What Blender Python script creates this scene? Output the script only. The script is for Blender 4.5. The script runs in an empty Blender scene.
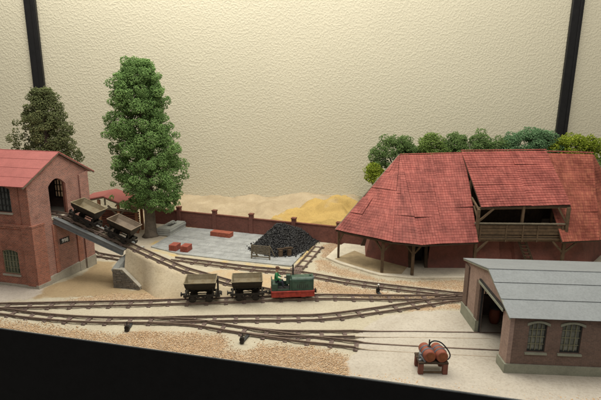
import bpy, bmesh, math, random
import numpy as np
from mathutils import Vector, Matrix, Euler
from mathutils.geometry import tessellate_polygon

R = math.radians
rnd = random.Random(7)
rng = np.random.default_rng(11)
scene = bpy.context.scene
COL = scene.collection

# ---------------------------------------------------------------- camera
cd = bpy.data.cameras.new('camera')
cd.sensor_width = 36.0
cd.lens = 467.0 / 601.0 * 36.0
cd.clip_start, cd.clip_end = 0.5, 400
cam = bpy.data.objects.new('camera', cd)
COL.objects.link(cam)
cam.matrix_world = Matrix.Translation((0, 0, 20)) @ Matrix.Rotation(R(90 - 13.02), 4, 'X') @ Matrix.Rotation(R(0.48), 4, 'Z')
scene.camera = cam

# ---------------------------------------------------------------- light of the exhibition room
world = bpy.data.worlds.new('World')
scene.world = world
world.use_nodes = True
bg = world.node_tree.nodes['Background']
bg.inputs[0].default_value = (1.0, 0.93, 0.82, 1)
bg.inputs[1].default_value = 0.22


def area_lamp(name, loc, target, sx, sy, power, col):
    l = bpy.data.lights.new(name, 'AREA')
    l.shape = 'RECTANGLE'
    l.size, l.size_y, l.energy, l.color = sx, sy, power, col
    o = bpy.data.objects.new(name, l)
    COL.objects.link(o)
    o.location = loc
    o.rotation_euler = (Vector(target) - Vector(loc)).to_track_quat('-Z', 'Y').to_euler()
    return o


area_lamp('case_lamp', (-4, 47, 64), (-2, 52, 0), 100, 22, 58000, (1.0, 0.955, 0.84))
area_lamp('wall_strip_lamp', (-4, 68, 54), (-4, 77, 30), 110, 2.0, 8200, (1.0, 0.97, 0.84))
area_lamp('room_lamp', (6, -8, 66), (0, 50, 0), 40, 34, 15000, (1.0, 0.95, 0.88))

scene.view_settings.view_transform = 'Standard'
scene.view_settings.look = 'None'
scene.view_settings.gamma = 1
scene.view_settings.exposure = 0.15


# ---------------------------------------------------------------- materials
class NT:
    def __init__(s, name):
        s.m = bpy.data.materials.new(name)
        s.m.use_nodes = True
        s.n, s.l = s.m.node_tree.nodes, s.m.node_tree.links
        s.b = s.n['Principled BSDF']
        s.tc = None

    def node(s, t, **k):
        n = s.n.new(t)
        for a, v in k.items():
            if isinstance(a, str) and a.startswith('i_'):
                n.inputs[a[2:].replace('_', ' ')].default_value = v
            else:
                setattr(n, a, v)
        return n

    def link(s, a, b): s.l.new(a, b)

    def coord(s, kind='Object'):
        if s.tc is None: s.tc = s.node('ShaderNodeTexCoord')
        return s.tc.outputs[kind]

    def noise(s, scale, detail=4, rough=0.6, kind='Object', vec=None):
        n = s.node('ShaderNodeTexNoise')
        n.inputs['Scale'].default_value = scale
        n.inputs['Detail'].default_value = detail
        n.inputs['Roughness'].default_value = rough
        s.link(vec if vec is not None else s.coord(kind), n.inputs['Vector'])
        return n

    def ramp(s, fac, stops):
        r = s.node('ShaderNodeValToRGB')
        e = r.color_ramp.elements
        while len(e) < len(stops): e.new(0.5)
        for q, (p, c) in zip(e, stops):
            q.position = p
            q.color = (*c, 1) if len(c) == 3 else c
        s.link(fac, r.inputs[0])
        return r.outputs[0]

    def mix(s, fac, a, b, mode='MIX'):
        m = s.node('ShaderNodeMix', data_type='RGBA', blend_type=mode)
        for inp, v in ((m.inputs[0], fac), (m.inputs[6], a), (m.inputs[7], b)):
            if hasattr(v, 'is_linked'): s.link(v, inp)
            elif isinstance(v, (int, float)): inp.default_value = v
            else: inp.default_value = (*v, 1)
        return m.outputs[2]

    def bump(s, h, strength=0.4, dist=0.1):
        b = s.node('ShaderNodeBump')
        b.inputs['Strength'].default_value = strength
        b.inputs['Distance'].default_value = dist
        s.link(h, b.inputs['Height'])
        s.link(b.outputs[0], s.b.inputs['Normal'])
        return b


def sc(c, k): return tuple(max(0, min(1, x * k)) for x in c)


def mk(name, col, rough=0.7, var=0.18, scale=1.2, bump=0.25, bscale=14, island=0.0, metal=0.0, spec=0.3, tint=None, bdist=0.04):
    t = NT(name)
    n = t.noise(scale, 6, 0.65)
    c2 = tint or sc(col, 1 - var * 1.3)
    out = t.ramp(n.outputs[0], [(0.3, c2), (0.52, col), (0.75, sc(col, 1 + var))])
    f = t.noise(scale * 9, 3, 0.7)
    out = t.mix(0.5, out, t.ramp(f.outputs[0], [(0.3, (0.62,) * 3), (0.6, (1, 1, 1))]), 'MULTIPLY')
    if island:
        g = t.node('ShaderNodeNewGeometry')
        rr = t.ramp(g.outputs['Random Per Island'], [(0, (1 - island,) * 3), (1, (1 + island * 0.0, 1, 1))])
        out = t.mix(1.0, out, rr, 'MULTIPLY')
    t.link(out, t.b.inputs['Base Color'])
    t.b.inputs['Roughness'].default_value = rough
    t.b.inputs['Metallic'].default_value = metal
    t.b.inputs['Specular IOR Level'].default_value = spec
    if bump:
        h = t.noise(bscale, 4, 0.6)
        t.bump(h.outputs[0], bump, bdist)
    return t.m


def mk_foliage(name, dark, mid, light):
    t = NT(name)
    g = t.node('ShaderNodeNewGeometry')
    a = t.ramp(g.outputs['Random Per Island'], [(0, dark), (0.5, mid), (1, light)])
    n = t.noise(0.5, 3)
    a = t.mix(0.75, a, t.ramp(n.outputs[0], [(0.32, (0.55, 0.6, 0.5)), (0.66, (1.15, 1.1, 1.0))]), 'MULTIPLY')
    t.link(a, t.b.inputs['Base Color'])
    t.b.inputs['Roughness'].default_value = 0.95
    t.b.inputs['Specular IOR Level'].default_value = 0.08
    return t.m


def mk_brick(name, brick_a, brick_b, mortar, bw=0.26, bh=0.1, msize=0.012, rough=0.85, stain=0.5, soot=(0.25, 0.2, 0.18)):
    t = NT(name)
    b = t.node('ShaderNodeTexBrick')
    t.link(t.coord('UV'), b.inputs['Vector'])
    b.inputs['Scale'].default_value = 1
    b.inputs['Brick Width'].default_value = bw
    b.inputs['Row Height'].default_value = bh
    b.inputs['Mortar Size'].default_value = msize
    b.inputs['Mortar Smooth'].default_value = 0.3
    b.inputs['Bias'].default_value = 0.0
    b.inputs['Color1'].default_value = (*brick_a, 1)
    b.inputs['Color2'].default_value = (*brick_b, 1)
    b.inputs['Mortar'].default_value = (*mortar, 1)
    n = t.noise(0.7, 6, 0.7)
    c = t.mix(stain, b.outputs[0], t.ramp(n.outputs[0], [(0.3, soot), (0.5, (0.85, 0.8, 0.8)), (0.75, (1.2, 1.1, 1.05))]), 'MULTIPLY')
    n2 = t.noise(5, 4, 0.7)
    c = t.mix(0.35, c, t.ramp(n2.outputs[0], [(0.35, (0.5, 0.48, 0.46)), (0.65, (1.15, 1.1, 1.1))]), 'MULTIPLY')
    t.link(c, t.b.inputs['Base Color'])
    t.b.inputs['Roughness'].default_value = rough
    t.b.inputs['Specular IOR Level'].default_value = 0.2
    t.bump(b.outputs['Fac'], -0.35, 0.03)
    return t.m


def mk_wall():
    t = NT('stucco')
    n0 = t.noise(0.05, 3)
    col = t.ramp(n0.outputs[0], [(0.3, (0.53, 0.495, 0.385)), (0.7, (0.565, 0.527, 0.41))])
    t.link(col, t.b.inputs['Base Color'])
    t.b.inputs['Roughness'].default_value = 0.55
    t.b.inputs['Specular IOR Level'].default_value = 0.35
    n1 = t.noise(3.4, 2.0, 0.5)
    r = t.node('ShaderNodeMapRange')
    r.inputs['From Min'].default_value, r.inputs['From Max'].default_value = 0.42, 0.66
    r.interpolation_type = 'SMOOTHSTEP'
    t.link(n1.outputs[0], r.inputs[0])
    n2 = t.noise(5.0, 3, 0.6)
    a = t.node('ShaderNodeMath', operation='MULTIPLY_ADD')
    a.inputs[1].default_value = 0.35
    t.link(n2.outputs[0], a.inputs[0])
    t.link(r.outputs[0], a.inputs[2])
    t.bump(a.outputs[0], 0.33, 0.10)
    return t.m


def mk_ground():
    t = NT('ground_cover')
    a = t.node('ShaderNodeAttribute', attribute_name='zone')
    n = t.noise(5.5, 6, 0.72)
    c = t.mix(0.8, a.outputs['Color'], t.ramp(n.outputs[0], [(0.3, (0.72, 0.68, 0.62)), (0.5, (0.98,) * 3), (0.7, (1.1, 1.08, 1.04))]), 'MULTIPLY')
    n3 = t.noise(0.35, 4, 0.6)
    c = t.mix(0.7, c, t.ramp(n3.outputs[0], [(0.3, (0.86, 0.82, 0.76)), (0.65, (1.05, 1.04, 1.02))]), 'MULTIPLY')
    hs = t.node('ShaderNodeHueSaturation')
    hs.inputs['Saturation'].default_value = 0.82
    hs.inputs['Value'].default_value = 0.75
    t.link(c, hs.inputs['Color'])
    t.link(hs.outputs[0], t.b.inputs['Base Color'])
    t.b.inputs['Roughness'].default_value = 0.95
    t.b.inputs['Specular IOR Level'].default_value = 0.1
    h = t.noise(9, 5, 0.7)
    t.bump(h.outputs[0], 0.35, 0.08)
    return t.m


def mk_gravel():
    t = NT('gravel_stone')
    g = t.node('ShaderNodeNewGeometry')
    a = t.ramp(g.outputs['Random Per Island'], [(0, (0.33, 0.21, 0.125)), (0.2, (0.50, 0.33, 0.185)), (0.6, (0.58, 0.415, 0.25)), (0.85, (0.63, 0.51, 0.36)), (1, (0.50, 0.43, 0.35))])
    t.link(a, t.b.inputs['Base Color'])
    t.b.inputs['Roughness'].default_value = 0.9
    return t.m


def mk_tile(name, a, b, c, dirt):
    t = NT(name)
    g = t.node('ShaderNodeNewGeometry')
    col = t.ramp(g.outputs['Random Per Island'], [(0, a), (0.5, b), (1, c)])
    n = t.noise(0.45, 6, 0.7)
    col = t.mix(0.95, col, t.ramp(n.outputs[0], [(0.36, dirt), (0.52, (1, 1, 1)), (0.68, (1.16, 1.12, 1.1))]), 'MULTIPLY')
    mp = t.node('ShaderNodeMapping')
    mp.inputs['Scale'].default_value = (1.6, 0.22, 0.3)
    t.link(t.coord(), mp.inputs['Vector'])
    n2 = t.noise(1.0, 5, 0.7, vec=mp.outputs[0])
    col = t.mix(0.6, col, t.ramp(n2.outputs[0], [(0.36, (0.62, 0.56, 0.56)), (0.56, (1.0,) * 3), (0.7, (1.12, 1.16, 1.18))]), 'MULTIPLY')
    n3 = t.noise(3.4, 5, 0.75)
    col = t.mix(t.ramp(n3.outputs[0], [(0.60, (0, 0, 0)), (0.74, (0.5,) * 3)]), col, (0.33, 0.15, 0.09))
    t.link(col, t.b.inputs['Base Color'])
    t.b.inputs['Roughness'].default_value = 0.62
    t.b.inputs['Specular IOR Level'].default_value = 0.25
    h = t.noise(12, 3)
    t.bump(h.outputs[0], 0.2, 0.04)
    return t.m


def mk_glass(name, col, rough=0.15):
    t = NT(name)
    n = t.noise(2.0, 3)
    t.link(t.ramp(n.outputs[0], [(0.3, sc(col, 0.6)), (0.7, sc(col, 1.4))]), t.b.inputs['Base Color'])
    t.b.inputs['Roughness'].default_value = rough
    t.b.inputs['Specular IOR Level'].default_value = 0.5
    return t.m


def mk_paper():
    t = NT('window_paper')
    t.link(t.mix(0.1, (0.85, 0.74, 0.66), t.noise(2).outputs[1]), t.b.inputs['Base Color'])
    tr = t.node('ShaderNodeBsdfTranslucent')
    tr.inputs[0].default_value = (0.8, 0.68, 0.6, 1)
    mx = t.node('ShaderNodeMixShader')
    mx.inputs[0].default_value = 0.6
    t.link(t.b.outputs[0], mx.inputs[1])
    t.link(tr.outputs[0], mx.inputs[2])
    t.link(mx.outputs[0], t.n['Material Output'].inputs[0])
    return t.m


M = dict(
    stucco=mk_wall(), ground=mk_ground(), gravel=mk_gravel(),
    black_bar=mk('black_bar_paint', (0.012, 0.012, 0.013), 0.35, bump=0.05),
    fascia=mk('black_fascia', (0.0075, 0.0075, 0.008), 0.7, bump=0.05, spec=0.12),
    lip=mk('grey_lip', (0.12, 0.13, 0.135), 0.6),
    brick=mk_brick('red_brick', (0.42, 0.135, 0.085), (0.26, 0.095, 0.068), (0.40, 0.29, 0.23), 0.30, 0.125, 0.018, stain=0.55),
    brick_gable=mk_brick('pale_worn_brick', (0.41, 0.17, 0.13), (0.26, 0.12, 0.10), (0.44, 0.34, 0.29), 0.30, 0.125, 0.02, stain=0.5),
    brick_dull=mk_brick('dull_brown_brick', (0.185, 0.125, 0.10), (0.145, 0.105, 0.087), (0.20, 0.15, 0.125), 0.3, 0.11, stain=0.35),
    brick_fence=mk_brick('wall_brick', (0.20, 0.08, 0.062), (0.145, 0.062, 0.05), (0.18, 0.10, 0.083), 0.3, 0.12, stain=0.35),
    plinth=mk('cement_plinth', (0.37, 0.345, 0.29), 0.9, 0.2),
    plinth_green=mk('green_grey_plinth', (0.27, 0.275, 0.215), 0.9, 0.15),
    roof_pink=mk('faded_red_roofing', (0.37, 0.115, 0.105), 0.6, 0.10, 0.8, 0.15, 9),
    roof_grey=mk('grey_roofing_felt', (0.218, 0.236, 0.246), 0.6, 0.07, 0.7, 0.15, 10),
    tile=mk_tile('red_tiles', (0.25, 0.066, 0.056), (0.28, 0.075, 0.062), (0.315, 0.093, 0.077), (0.62, 0.56, 0.56)),
    tile_rust=mk_tile('rusty_tiles', (0.25, 0.07, 0.05), (0.28, 0.082, 0.056), (0.32, 0.108, 0.068), (0.6, 0.5, 0.48)),
    kiln=mk('kiln_render', (0.215, 0.085, 0.068), 0.85, 0.22, 0.6, 0.3, 8, tint=(0.13, 0.065, 0.055)),
    timber=mk('weathered_timber', (0.115, 0.076, 0.045), 0.85, 0.3, 2.5, 0.3, 18),
    timber_dark=mk('dark_timber', (0.075, 0.05, 0.032), 0.85, 0.3, 2.5, 0.3, 18, island=0.3),
    timber_grey=mk('grey_timber', (0.17, 0.145, 0.105), 0.85, 0.25, 2.5, 0.3, 18),
    timber_orange=mk('brown_post_timber', (0.28, 0.135, 0.075), 0.85, 0.25, 2.5),
    bark=mk('grey_bark', (0.15, 0.125, 0.10), 0.95, 0.3, 1.5, 0.8, 6, bdist=0.12),
    rail=mk('rusty_rail', (0.17, 0.12, 0.095), 0.5, 0.3, 3.0, 0.1, spec=0.5),
    rail_dusty=mk('sand_filled_rail', (0.36, 0.30, 0.23), 0.8, 0.3, 3.0, 0.1),
    sleeper=mk('brown_sleeper', (0.16, 0.115, 0.10), 0.8, 0.3, 2.0),
    steel=mk('grey_steel', (0.17, 0.18, 0.185), 0.5, 0.15, 1.5, 0.1),
    steel_dark=mk('dark_steel', (0.035, 0.035, 0.036), 0.5, 0.3, 2.0, 0.1),
    underframe=mk('black_brown_metal', (0.022, 0.018, 0.015), 0.55, 0.4, 3.0, 0.1),
    hopper_in=mk('sandy_hopper_metal', (0.225, 0.19, 0.125), 0.75, 0.25, 1.6, 0.15, tint=(0.17, 0.125, 0.065)),
    hopper_in2=mk('grey_brown_hopper_metal', (0.20, 0.155, 0.115), 0.75, 0.25, 1.6, 0.15),
    hopper_out=mk('dark_olive_hopper', (0.024, 0.018, 0.012), 0.7, 0.3, 1.6, 0.15),
    loco_green=mk('dark_green_paint', (0.036, 0.08, 0.055), 0.45, 0.4, 2.2, 0.1, spec=0.5),
    loco_red=mk('red_paint', (0.36, 0.042, 0.03), 0.5, 0.35, 2.6, 0.1),
    glassdark=mk_glass('dark_glass', (0.05, 0.055, 0.05)),
    glassgreen=mk_glass('green_glass', (0.08, 0.095, 0.065)),
    glassgrey=mk_glass('grey_glass', (0.12, 0.125, 0.105), 0.2),
    muntin=mk('pale_olive_bars', (0.20, 0.195, 0.125), 0.7),
    muntin_dark=mk('dark_bars', (0.03, 0.03, 0.028), 0.7),
    muntin_pale=mk('pale_bars', (0.30, 0.27, 0.21), 0.7),
    paper=mk_paper(),
    white=mk('white_paint', (0.8, 0.8, 0.78), 0.7, 0.05),
    concrete=mk('yard_concrete', (0.335, 0.345, 0.345), 0.9, 0.22, 0.7, 0.3, 6, island=0.05),
    concrete_pale=mk('pale_cement', (0.62, 0.56, 0.45), 0.9, 0.12, 0.8, 0.25),
    concrete_mid=mk('grey_cast_concrete', (0.34, 0.35, 0.33), 0.9, 0.15),
    stack=mk('new_brick', (0.36, 0.10, 0.07), 0.85, 0.15, 3.0, 0.2, island=0.25),
    stack_orange=mk('orange_brick', (0.40, 0.12, 0.075), 0.85, 0.15, 3.0, 0.2, island=0.25),
    coal=mk('coal', (0.017, 0.017, 0.0195), 0.5, 0.3, 2.0, 0.1, island=0.5, spec=0.5),
    stone=mk('pier_stone', (0.185, 0.165, 0.14), 0.9, 0.25, 1.6, 0.5, 7, island=0.45),
    drum=mk('rusty_red_drum', (0.25, 0.075, 0.045), 0.6, 0.3, 2.0, 0.15, tint=(0.2, 0.06, 0.035)),
    drum_end=mk('rust_end', (0.26, 0.085, 0.035), 0.7, 0.3, 3.0),
    band=mk('blue_grey_band', (0.13, 0.14, 0.17), 0.5),
    rubber=mk('black_rubber', (0.015, 0.016, 0.018), 0.5),
    redwood=mk('red_brown_wood', (0.17, 0.065, 0.045), 0.8, 0.25, 2.0),
    skin=mk('painted_skin', (0.50, 0.27, 0.18), 0.7, 0.1),
    jacket=mk('green_cloth', (0.03, 0.20, 0.075), 0.8, 0.2, 4),
    trousers=mk('blue_black_cloth', (0.03, 0.035, 0.05), 0.8, 0.2, 4),
    cap=mk('brown_cap', (0.12, 0.06, 0.035), 0.8),
    leaf_tree=mk_foliage('tree_foliage', (0.13, 0.23, 0.08), (0.175, 0.295, 0.105), (0.23, 0.36, 0.14)),
    leaf_olive=mk_foliage('olive_foliage', (0.10, 0.12, 0.058), (0.14, 0.163, 0.078), (0.19, 0.215, 0.105)),
    leaf_dark=mk_foliage('dark_foliage', (0.10, 0.165, 0.06), (0.14, 0.22, 0.08), (0.19, 0.28, 0.11)),
    leaf_mid=mk_foliage('mid_foliage', (0.12, 0.19, 0.05), (0.17, 0.25, 0.072), (0.23, 0.32, 0.10)),
    leaf_blue=mk_foliage('blue_foliage', (0.095, 0.185, 0.095), (0.135, 0.245, 0.13), (0.185, 0.31, 0.175)),
    leaf_lime=mk_foliage('lime_foliage', (0.12, 0.17, 0.02), (0.24, 0.31, 0.035), (0.38, 0.44, 0.07)),
)


# ---------------------------------------------------------------- object helpers
def tag(o, label=None, cat=None, group=None, kind=None):
    for k, v in (('label', label), ('category', cat), ('group', group), ('kind', kind)):
        if v: o[k] = v
    return o


def thing(name, label, cat, loc=(0, 0, 0), rz=0.0, group=None):
    o = bpy.data.objects.new(name, None)
    COL.objects.link(o)
    o.empty_display_size = 0.5
    o.location = loc
    o.rotation_euler = (0, 0, rz)
    return tag(o, label, cat, group)


def auto_uv(me):
    uv = me.uv_layers.new(name='UVMap')
    n = len(me.loops)
    co = np.empty(len(me.vertices) * 3); me.vertices.foreach_get('co', co); co = co.reshape(-1, 3)
    li = np.empty(n, int); me.loops.foreach_get('vertex_index', li)
    out = np.empty((n, 2))
    for p in me.polygons:
        s, e = p.loop_start, p.loop_start + p.loop_total
        nx, ny, nz = p.normal
        c = co[li[s:e]]
        if abs(nz) > 0.8: out[s:e] = c[:, :2]
        else:
            h = math.hypot(nx, ny) or 1
            out[s:e, 0] = (-ny * c[:, 0] + nx * c[:, 1]) / h
            out[s:e, 1] = c[:, 2]
    uv.data.foreach_set('uv', out.ravel())


class MB:
    """collects shapes and links them as one mesh object"""

    def __init__(s): s.v, s.f, s.mi, s.cur = [], [], [], 0

    def add(s, vs, fs):
        o = len(s.v)
        s.v += [tuple(x) for x in vs]
        s.f += [tuple(o + i for i in f) for f in fs]
        s.mi += [s.cur] * len(fs)
        return s

    def box(s, c, size, rot=None, taper=1.0):
        a, b, h = size[0] / 2, size[1] / 2, size[2] / 2
        vs = [Vector((x * a * (taper if z > 0 else 1), y * b * (taper if z > 0 else 1), z * h)) for z in (-1, 1) for x, y in ((-1, -1), (1, -1), (1, 1), (-1, 1))]
        if rot is not None: vs = [rot @ v for v in vs]
        c = Vector(c)
        return s.add([v + c for v in vs], [(3, 2, 1, 0), (4, 5, 6, 7), (0, 1, 5, 4), (1, 2, 6, 5), (2, 3, 7, 6), (3, 0, 4, 7)])

    def hexa(s, b4, t4):
        """box from four bottom and four top corners (both counter-clockwise from above)"""
        return s.add(list(b4) + list(t4), [(3, 2, 1, 0), (4, 5, 6, 7), (0, 1, 5, 4), (1, 2, 6, 5), (2, 3, 7, 6), (3, 0, 4, 7)])

    def bar(s, p, q, w, h=None, up=(0, 0, 1)):
        p, q = Vector(p), Vector(q)
        h = h or w
        d = (q - p).normalized()
        u = Vector(up)
        if abs(d.dot(u)) > 0.97: u = Vector((1, 0, 0))
        x = d.cross(u).normalized() * (w / 2)
        y = x.cross(d).normalized() * (h / 2)
        vs = [b + i * x + j * y for b in (p, q) for i, j in ((-1, -1), (1, -1), (1, 1), (-1, 1))]
        return s.add(vs, [(0, 1, 2, 3), (7, 6, 5, 4), (0, 4, 5, 1), (1, 5, 6, 2), (2, 6, 7, 3), (3, 7, 4, 0)])

    def tube(s, pts, r, n=8, caps=True):
        pts = [Vector(p) for p in pts]
        rs = r if isinstance(r, (list, tuple)) else [r] * len(pts)
        vs, fs = [], []
        ref = None
        for i, p in enumerate(pts):
            d = (pts[min(i + 1, len(pts) - 1)] - pts[max(i - 1, 0)]).normalized()
            if ref is None:
                ref = Vector((0, 0, 1)) if abs(d.z) < 0.9 else Vector((1, 0, 0))
            x = d.cross(ref).normalized()
            y = x.cross(d).normalized()
            ref = y
            for k in range(n):
                a = 2 * math.pi * k / n
                vs.append(p + (x * math.cos(a) + y * math.sin(a)) * rs[i])
        for i in range(len(pts) - 1):
            for k in range(n):
                a, b = i * n + k, i * n + (k + 1) % n
                fs.append((a, b, b + n, a + n))
        if caps:
            fs.append(tuple(range(n))[::-1])
            fs.append(tuple(range((len(pts) - 1) * n, len(pts) * n)))
        return s.add(vs, fs)

    def lathe(s, prof, c=(0, 0, 0), n=16, axis='Z'):
        vs, fs = [], []
        for r, z in prof:
            for k in range(n):
                a = 2 * math.pi * k / n
                x, y = r * math.cos(a), r * math.sin(a)
                p = (x, y, z) if axis == 'Z' else ((x, z, y) if axis == 'Y' else (z, x, y))
                vs.append(Vector(p) + Vector(c))
        for i in range(len(prof) - 1):
            for k in range(n):
                a, b = i * n + k, i * n + (k + 1) % n
                fs.append((a, b, b + n, a + n))
        fs.append(tuple(range(n))[::-1])
        fs.append(tuple(range((len(prof) - 1) * n, len(prof) * n)))
        return s.add(vs, fs)

    def prism(s, poly, f0, f1):
        """polygon of 2-D points, mapped to 3-D by f0 and f1"""
        n = len(poly)
        vs = [f0(*p) for p in poly] + [f1(*p) for p in poly]
        fs = [tuple(range(n))[::-1], tuple(range(n, 2 * n))] + [(i, (i + 1) % n, n + (i + 1) % n, n + i) for i in range(n)]
        return s.add(vs, fs)

    def holed(s, outline, holes, f0, f1):
        """a slab with openings: front by f0, back by f1"""
        loops = [list(outline)] + [list(h) for h in holes]
        flat = [p for l in loops for p in l]
        tris = tessellate_polygon([[Vector((p[0], p[1], 0)) for p in l] for l in loops])
        n = len(flat)
        vs = [f0(*p) for p in flat] + [f1(*p) for p in flat]
        fs = [tuple(t) for t in tris] + [tuple(n + i for i in t)[::-1] for t in tris]
        o = 0
        for l in loops:
            k = len(l)
            fs += [(o + i, o + (i + 1) % k, n + o + (i + 1) % k, n + o + i) for i in range(k)]
            o += k
        return s.add(vs, fs)

    def build(s, name, mat, parent=None, smooth=False, bevel=0.0, uv=True, world=False):
        me = bpy.data.meshes.new(name)
        vs = s.v
        if world and parent is not None:
            b = parent.location
            vs = [(x - b.x, y - b.y, z - b.z) for x, y, z in vs]
        me.from_pydata([tuple(x) for x in vs], [], s.f)
        bm = bmesh.new(); bm.from_mesh(me)
        bmesh.ops.recalc_face_normals(bm, faces=bm.faces)
        if bevel:
            es = [e for e in bm.edges if len(e.link_faces) == 2 and e.calc_face_angle(0) > 0.5]
            bmesh.ops.bevel(bm, geom=es, offset=bevel, segments=1, affect='EDGES', clamp_overlap=True)
        bm.to_mesh(me); bm.free()
        if not bevel:
            me.polygons.foreach_set('material_index', s.mi)
        if smooth:
            me.polygons.foreach_set('use_smooth', [True] * len(me.polygons))
        me.update()
        if uv: auto_uv(me)
        for m in (mat if isinstance(mat, (list, tuple)) else [mat]): me.materials.append(m)
        o = bpy.data.objects.new(name, me)
        COL.objects.link(o)
        if parent is not None: o.parent = parent
        return o


def inst(src, parent, loc, rot=None):
    """another object that shares the mesh of src"""
    o = bpy.data.objects.new(src.name.split('.')[0], src.data)
    COL.objects.link(o)
    o.parent = parent
    o.location = loc
    if rot is not None: o.rotation_euler = rot
    return o


def copy_tree(o, parent=None):
    c = o.copy()
    COL.objects.link(c)
    if parent is not None: c.parent = parent
    for ch in list(o.children):
        copy_tree(ch, c)
    return c


def np_mesh(name, V, F, mat, parent=None, smooth=False):
    me = bpy.data.meshes.new(name)
    V = np.asarray(V, np.float32); F = np.asarray(F, np.int32)
    k = F.shape[1]
    me.vertices.add(len(V)); me.vertices.foreach_set('co', V.ravel())
    me.loops.add(F.size); me.loops.foreach_set('vertex_index', F.ravel())
    me.polygons.add(len(F))
    me.polygons.foreach_set('loop_start', np.arange(0, F.size, k, dtype=np.int32))
    me.update(calc_edges=True)
    if smooth: me.polygons.foreach_set('use_smooth', np.ones(len(F), bool))
    me.materials.append(mat)
    o = bpy.data.objects.new(name, me)
    COL.objects.link(o)
    if parent is not None: o.parent = parent
    return o


OCT = np.array([(1, 0, 0), (-1, 0, 0), (0, 1, 0), (0, -1, 0), (0, 0, 1), (0, 0, -1)], float)
OCTF = np.array([(0, 2, 4), (2, 1, 4), (1, 3, 4), (3, 0, 4), (2, 0, 5), (1, 2, 5), (3, 1, 5), (0, 3, 5)])


def rand_rot(n):
    q = rng.normal(size=(n, 4)); q /= np.linalg.norm(q, axis=1)[:, None]
    w, x, y, z = q.T
    return np.stack([1 - 2 * (y * y + z * z), 2 * (x * y - z * w), 2 * (x * z + y * w), 2 * (x * y + z * w), 1 - 2 * (x * x + z * z), 2 * (y * z - x * w),
                     2 * (x * z - y * w), 2 * (y * z + x * w), 1 - 2 * (x * x + y * y)], 1).reshape(n, 3, 3)


def granules(P, S, jitter=0.35):
    """octahedral crumbs at P, sizes S, knocked about"""
    n = len(P)
    base = OCT[None] * (1 + rng.uniform(-jitter, jitter, (n, 6, 1)))
    base = base * (np.asarray(S)[:, None, None] * rng.uniform(0.65, 1.25, (n, 1, 3)))
    V = np.einsum('nij,nkj->nki', rand_rot(n), base) + P[:, None]
    F = OCTF[None] + (np.arange(n) * 6)[:, None, None]
    return V.reshape(-1, 3), F.reshape(-1, 3)


def value_noise(x, y, seed=0):
    r = np.random.default_rng(seed).uniform(-1, 1, (64, 64))
    xi, yi = np.floor(x).astype(int), np.floor(y).astype(int)
    fx, fy = x - xi, y - yi
    fx, fy = fx * fx * (3 - 2 * fx), fy * fy * (3 - 2 * fy)
    g = lambda a, b: r[a % 64, b % 64]
    return (g(xi, yi) * (1 - fx) + g(xi + 1, yi) * fx) * (1 - fy) + (g(xi, yi + 1) * (1 - fx) + g(xi + 1, yi + 1) * fx) * fy


def fbm(x, y, s, seed=0, o=4):
    t, a = 0, 1.0
    for k in range(o):
        t = t + a * value_noise(x * s + 17.3 * k, y * s + 9.1 * k, seed + k)
        s, a = s * 2.03, a * 0.55
    return t


def poly_sd(X, Y, P):
    """signed distance to a polygon, positive inside"""
    P = np.asarray(P, float)
    d = np.full(X.shape, 1e9); ins = np.zeros(X.shape, bool)
    for (x0, y0), (x1, y1) in zip(P, np.roll(P, -1, 0)):
        ex, ey = x1 - x0, y1 - y0
        t = np.clip(((X - x0) * ex + (Y - y0) * ey) / (ex * ex + ey * ey + 1e-12), 0, 1)
        d = np.minimum(d, np.hypot(X - x0 - t * ex, Y - y0 - t * ey))
        c = (y0 > Y) != (y1 > Y)
        with np.errstate(divide='ignore', invalid='ignore'):
            ins ^= c & (X < (x1 - x0) * (Y - y0) / (y1 - y0 + 1e-12) + x0)
    return np.where(ins, d, -d)


# ================================================================ SETTING
# back wall of the room, stucco
w = MB()
w.box((0, 77.6, 15), (260, 1.2, 100))
tag(w.build('back_wall', M['stucco']), 'cream stucco wall behind the model landscape', None, None, 'structure')
for x, side in ((-41.85, 'left'), (42.35, 'right')):
    t = thing('wall_batten', {'left': 'black upright batten on the cream wall behind the olive tree', 'right': 'black upright batten on the cream wall behind the barn hedge'}[side], 'batten', (x, 77, -20), group='black battens on the wall')
    b = MB(); b.box((0, -0.3, 45), (1.75, 0.56, 90)); b.build('batten_board', M['black_bar'], t, bevel=0.06)
    b = MB(); b.box((0.52, -0.66, 45), (0.5, 0.14, 90)); b.build('cover_strip', M['black_bar'], t, bevel=0.03)

# ground sheet with its zones
EDGE0, EDGEN = np.array([-25.6, 36.55]), np.array([0.976, -0.219])


def edge_y(x): return 36.55 + (x + 25.6) * (-0.2244)


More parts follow.
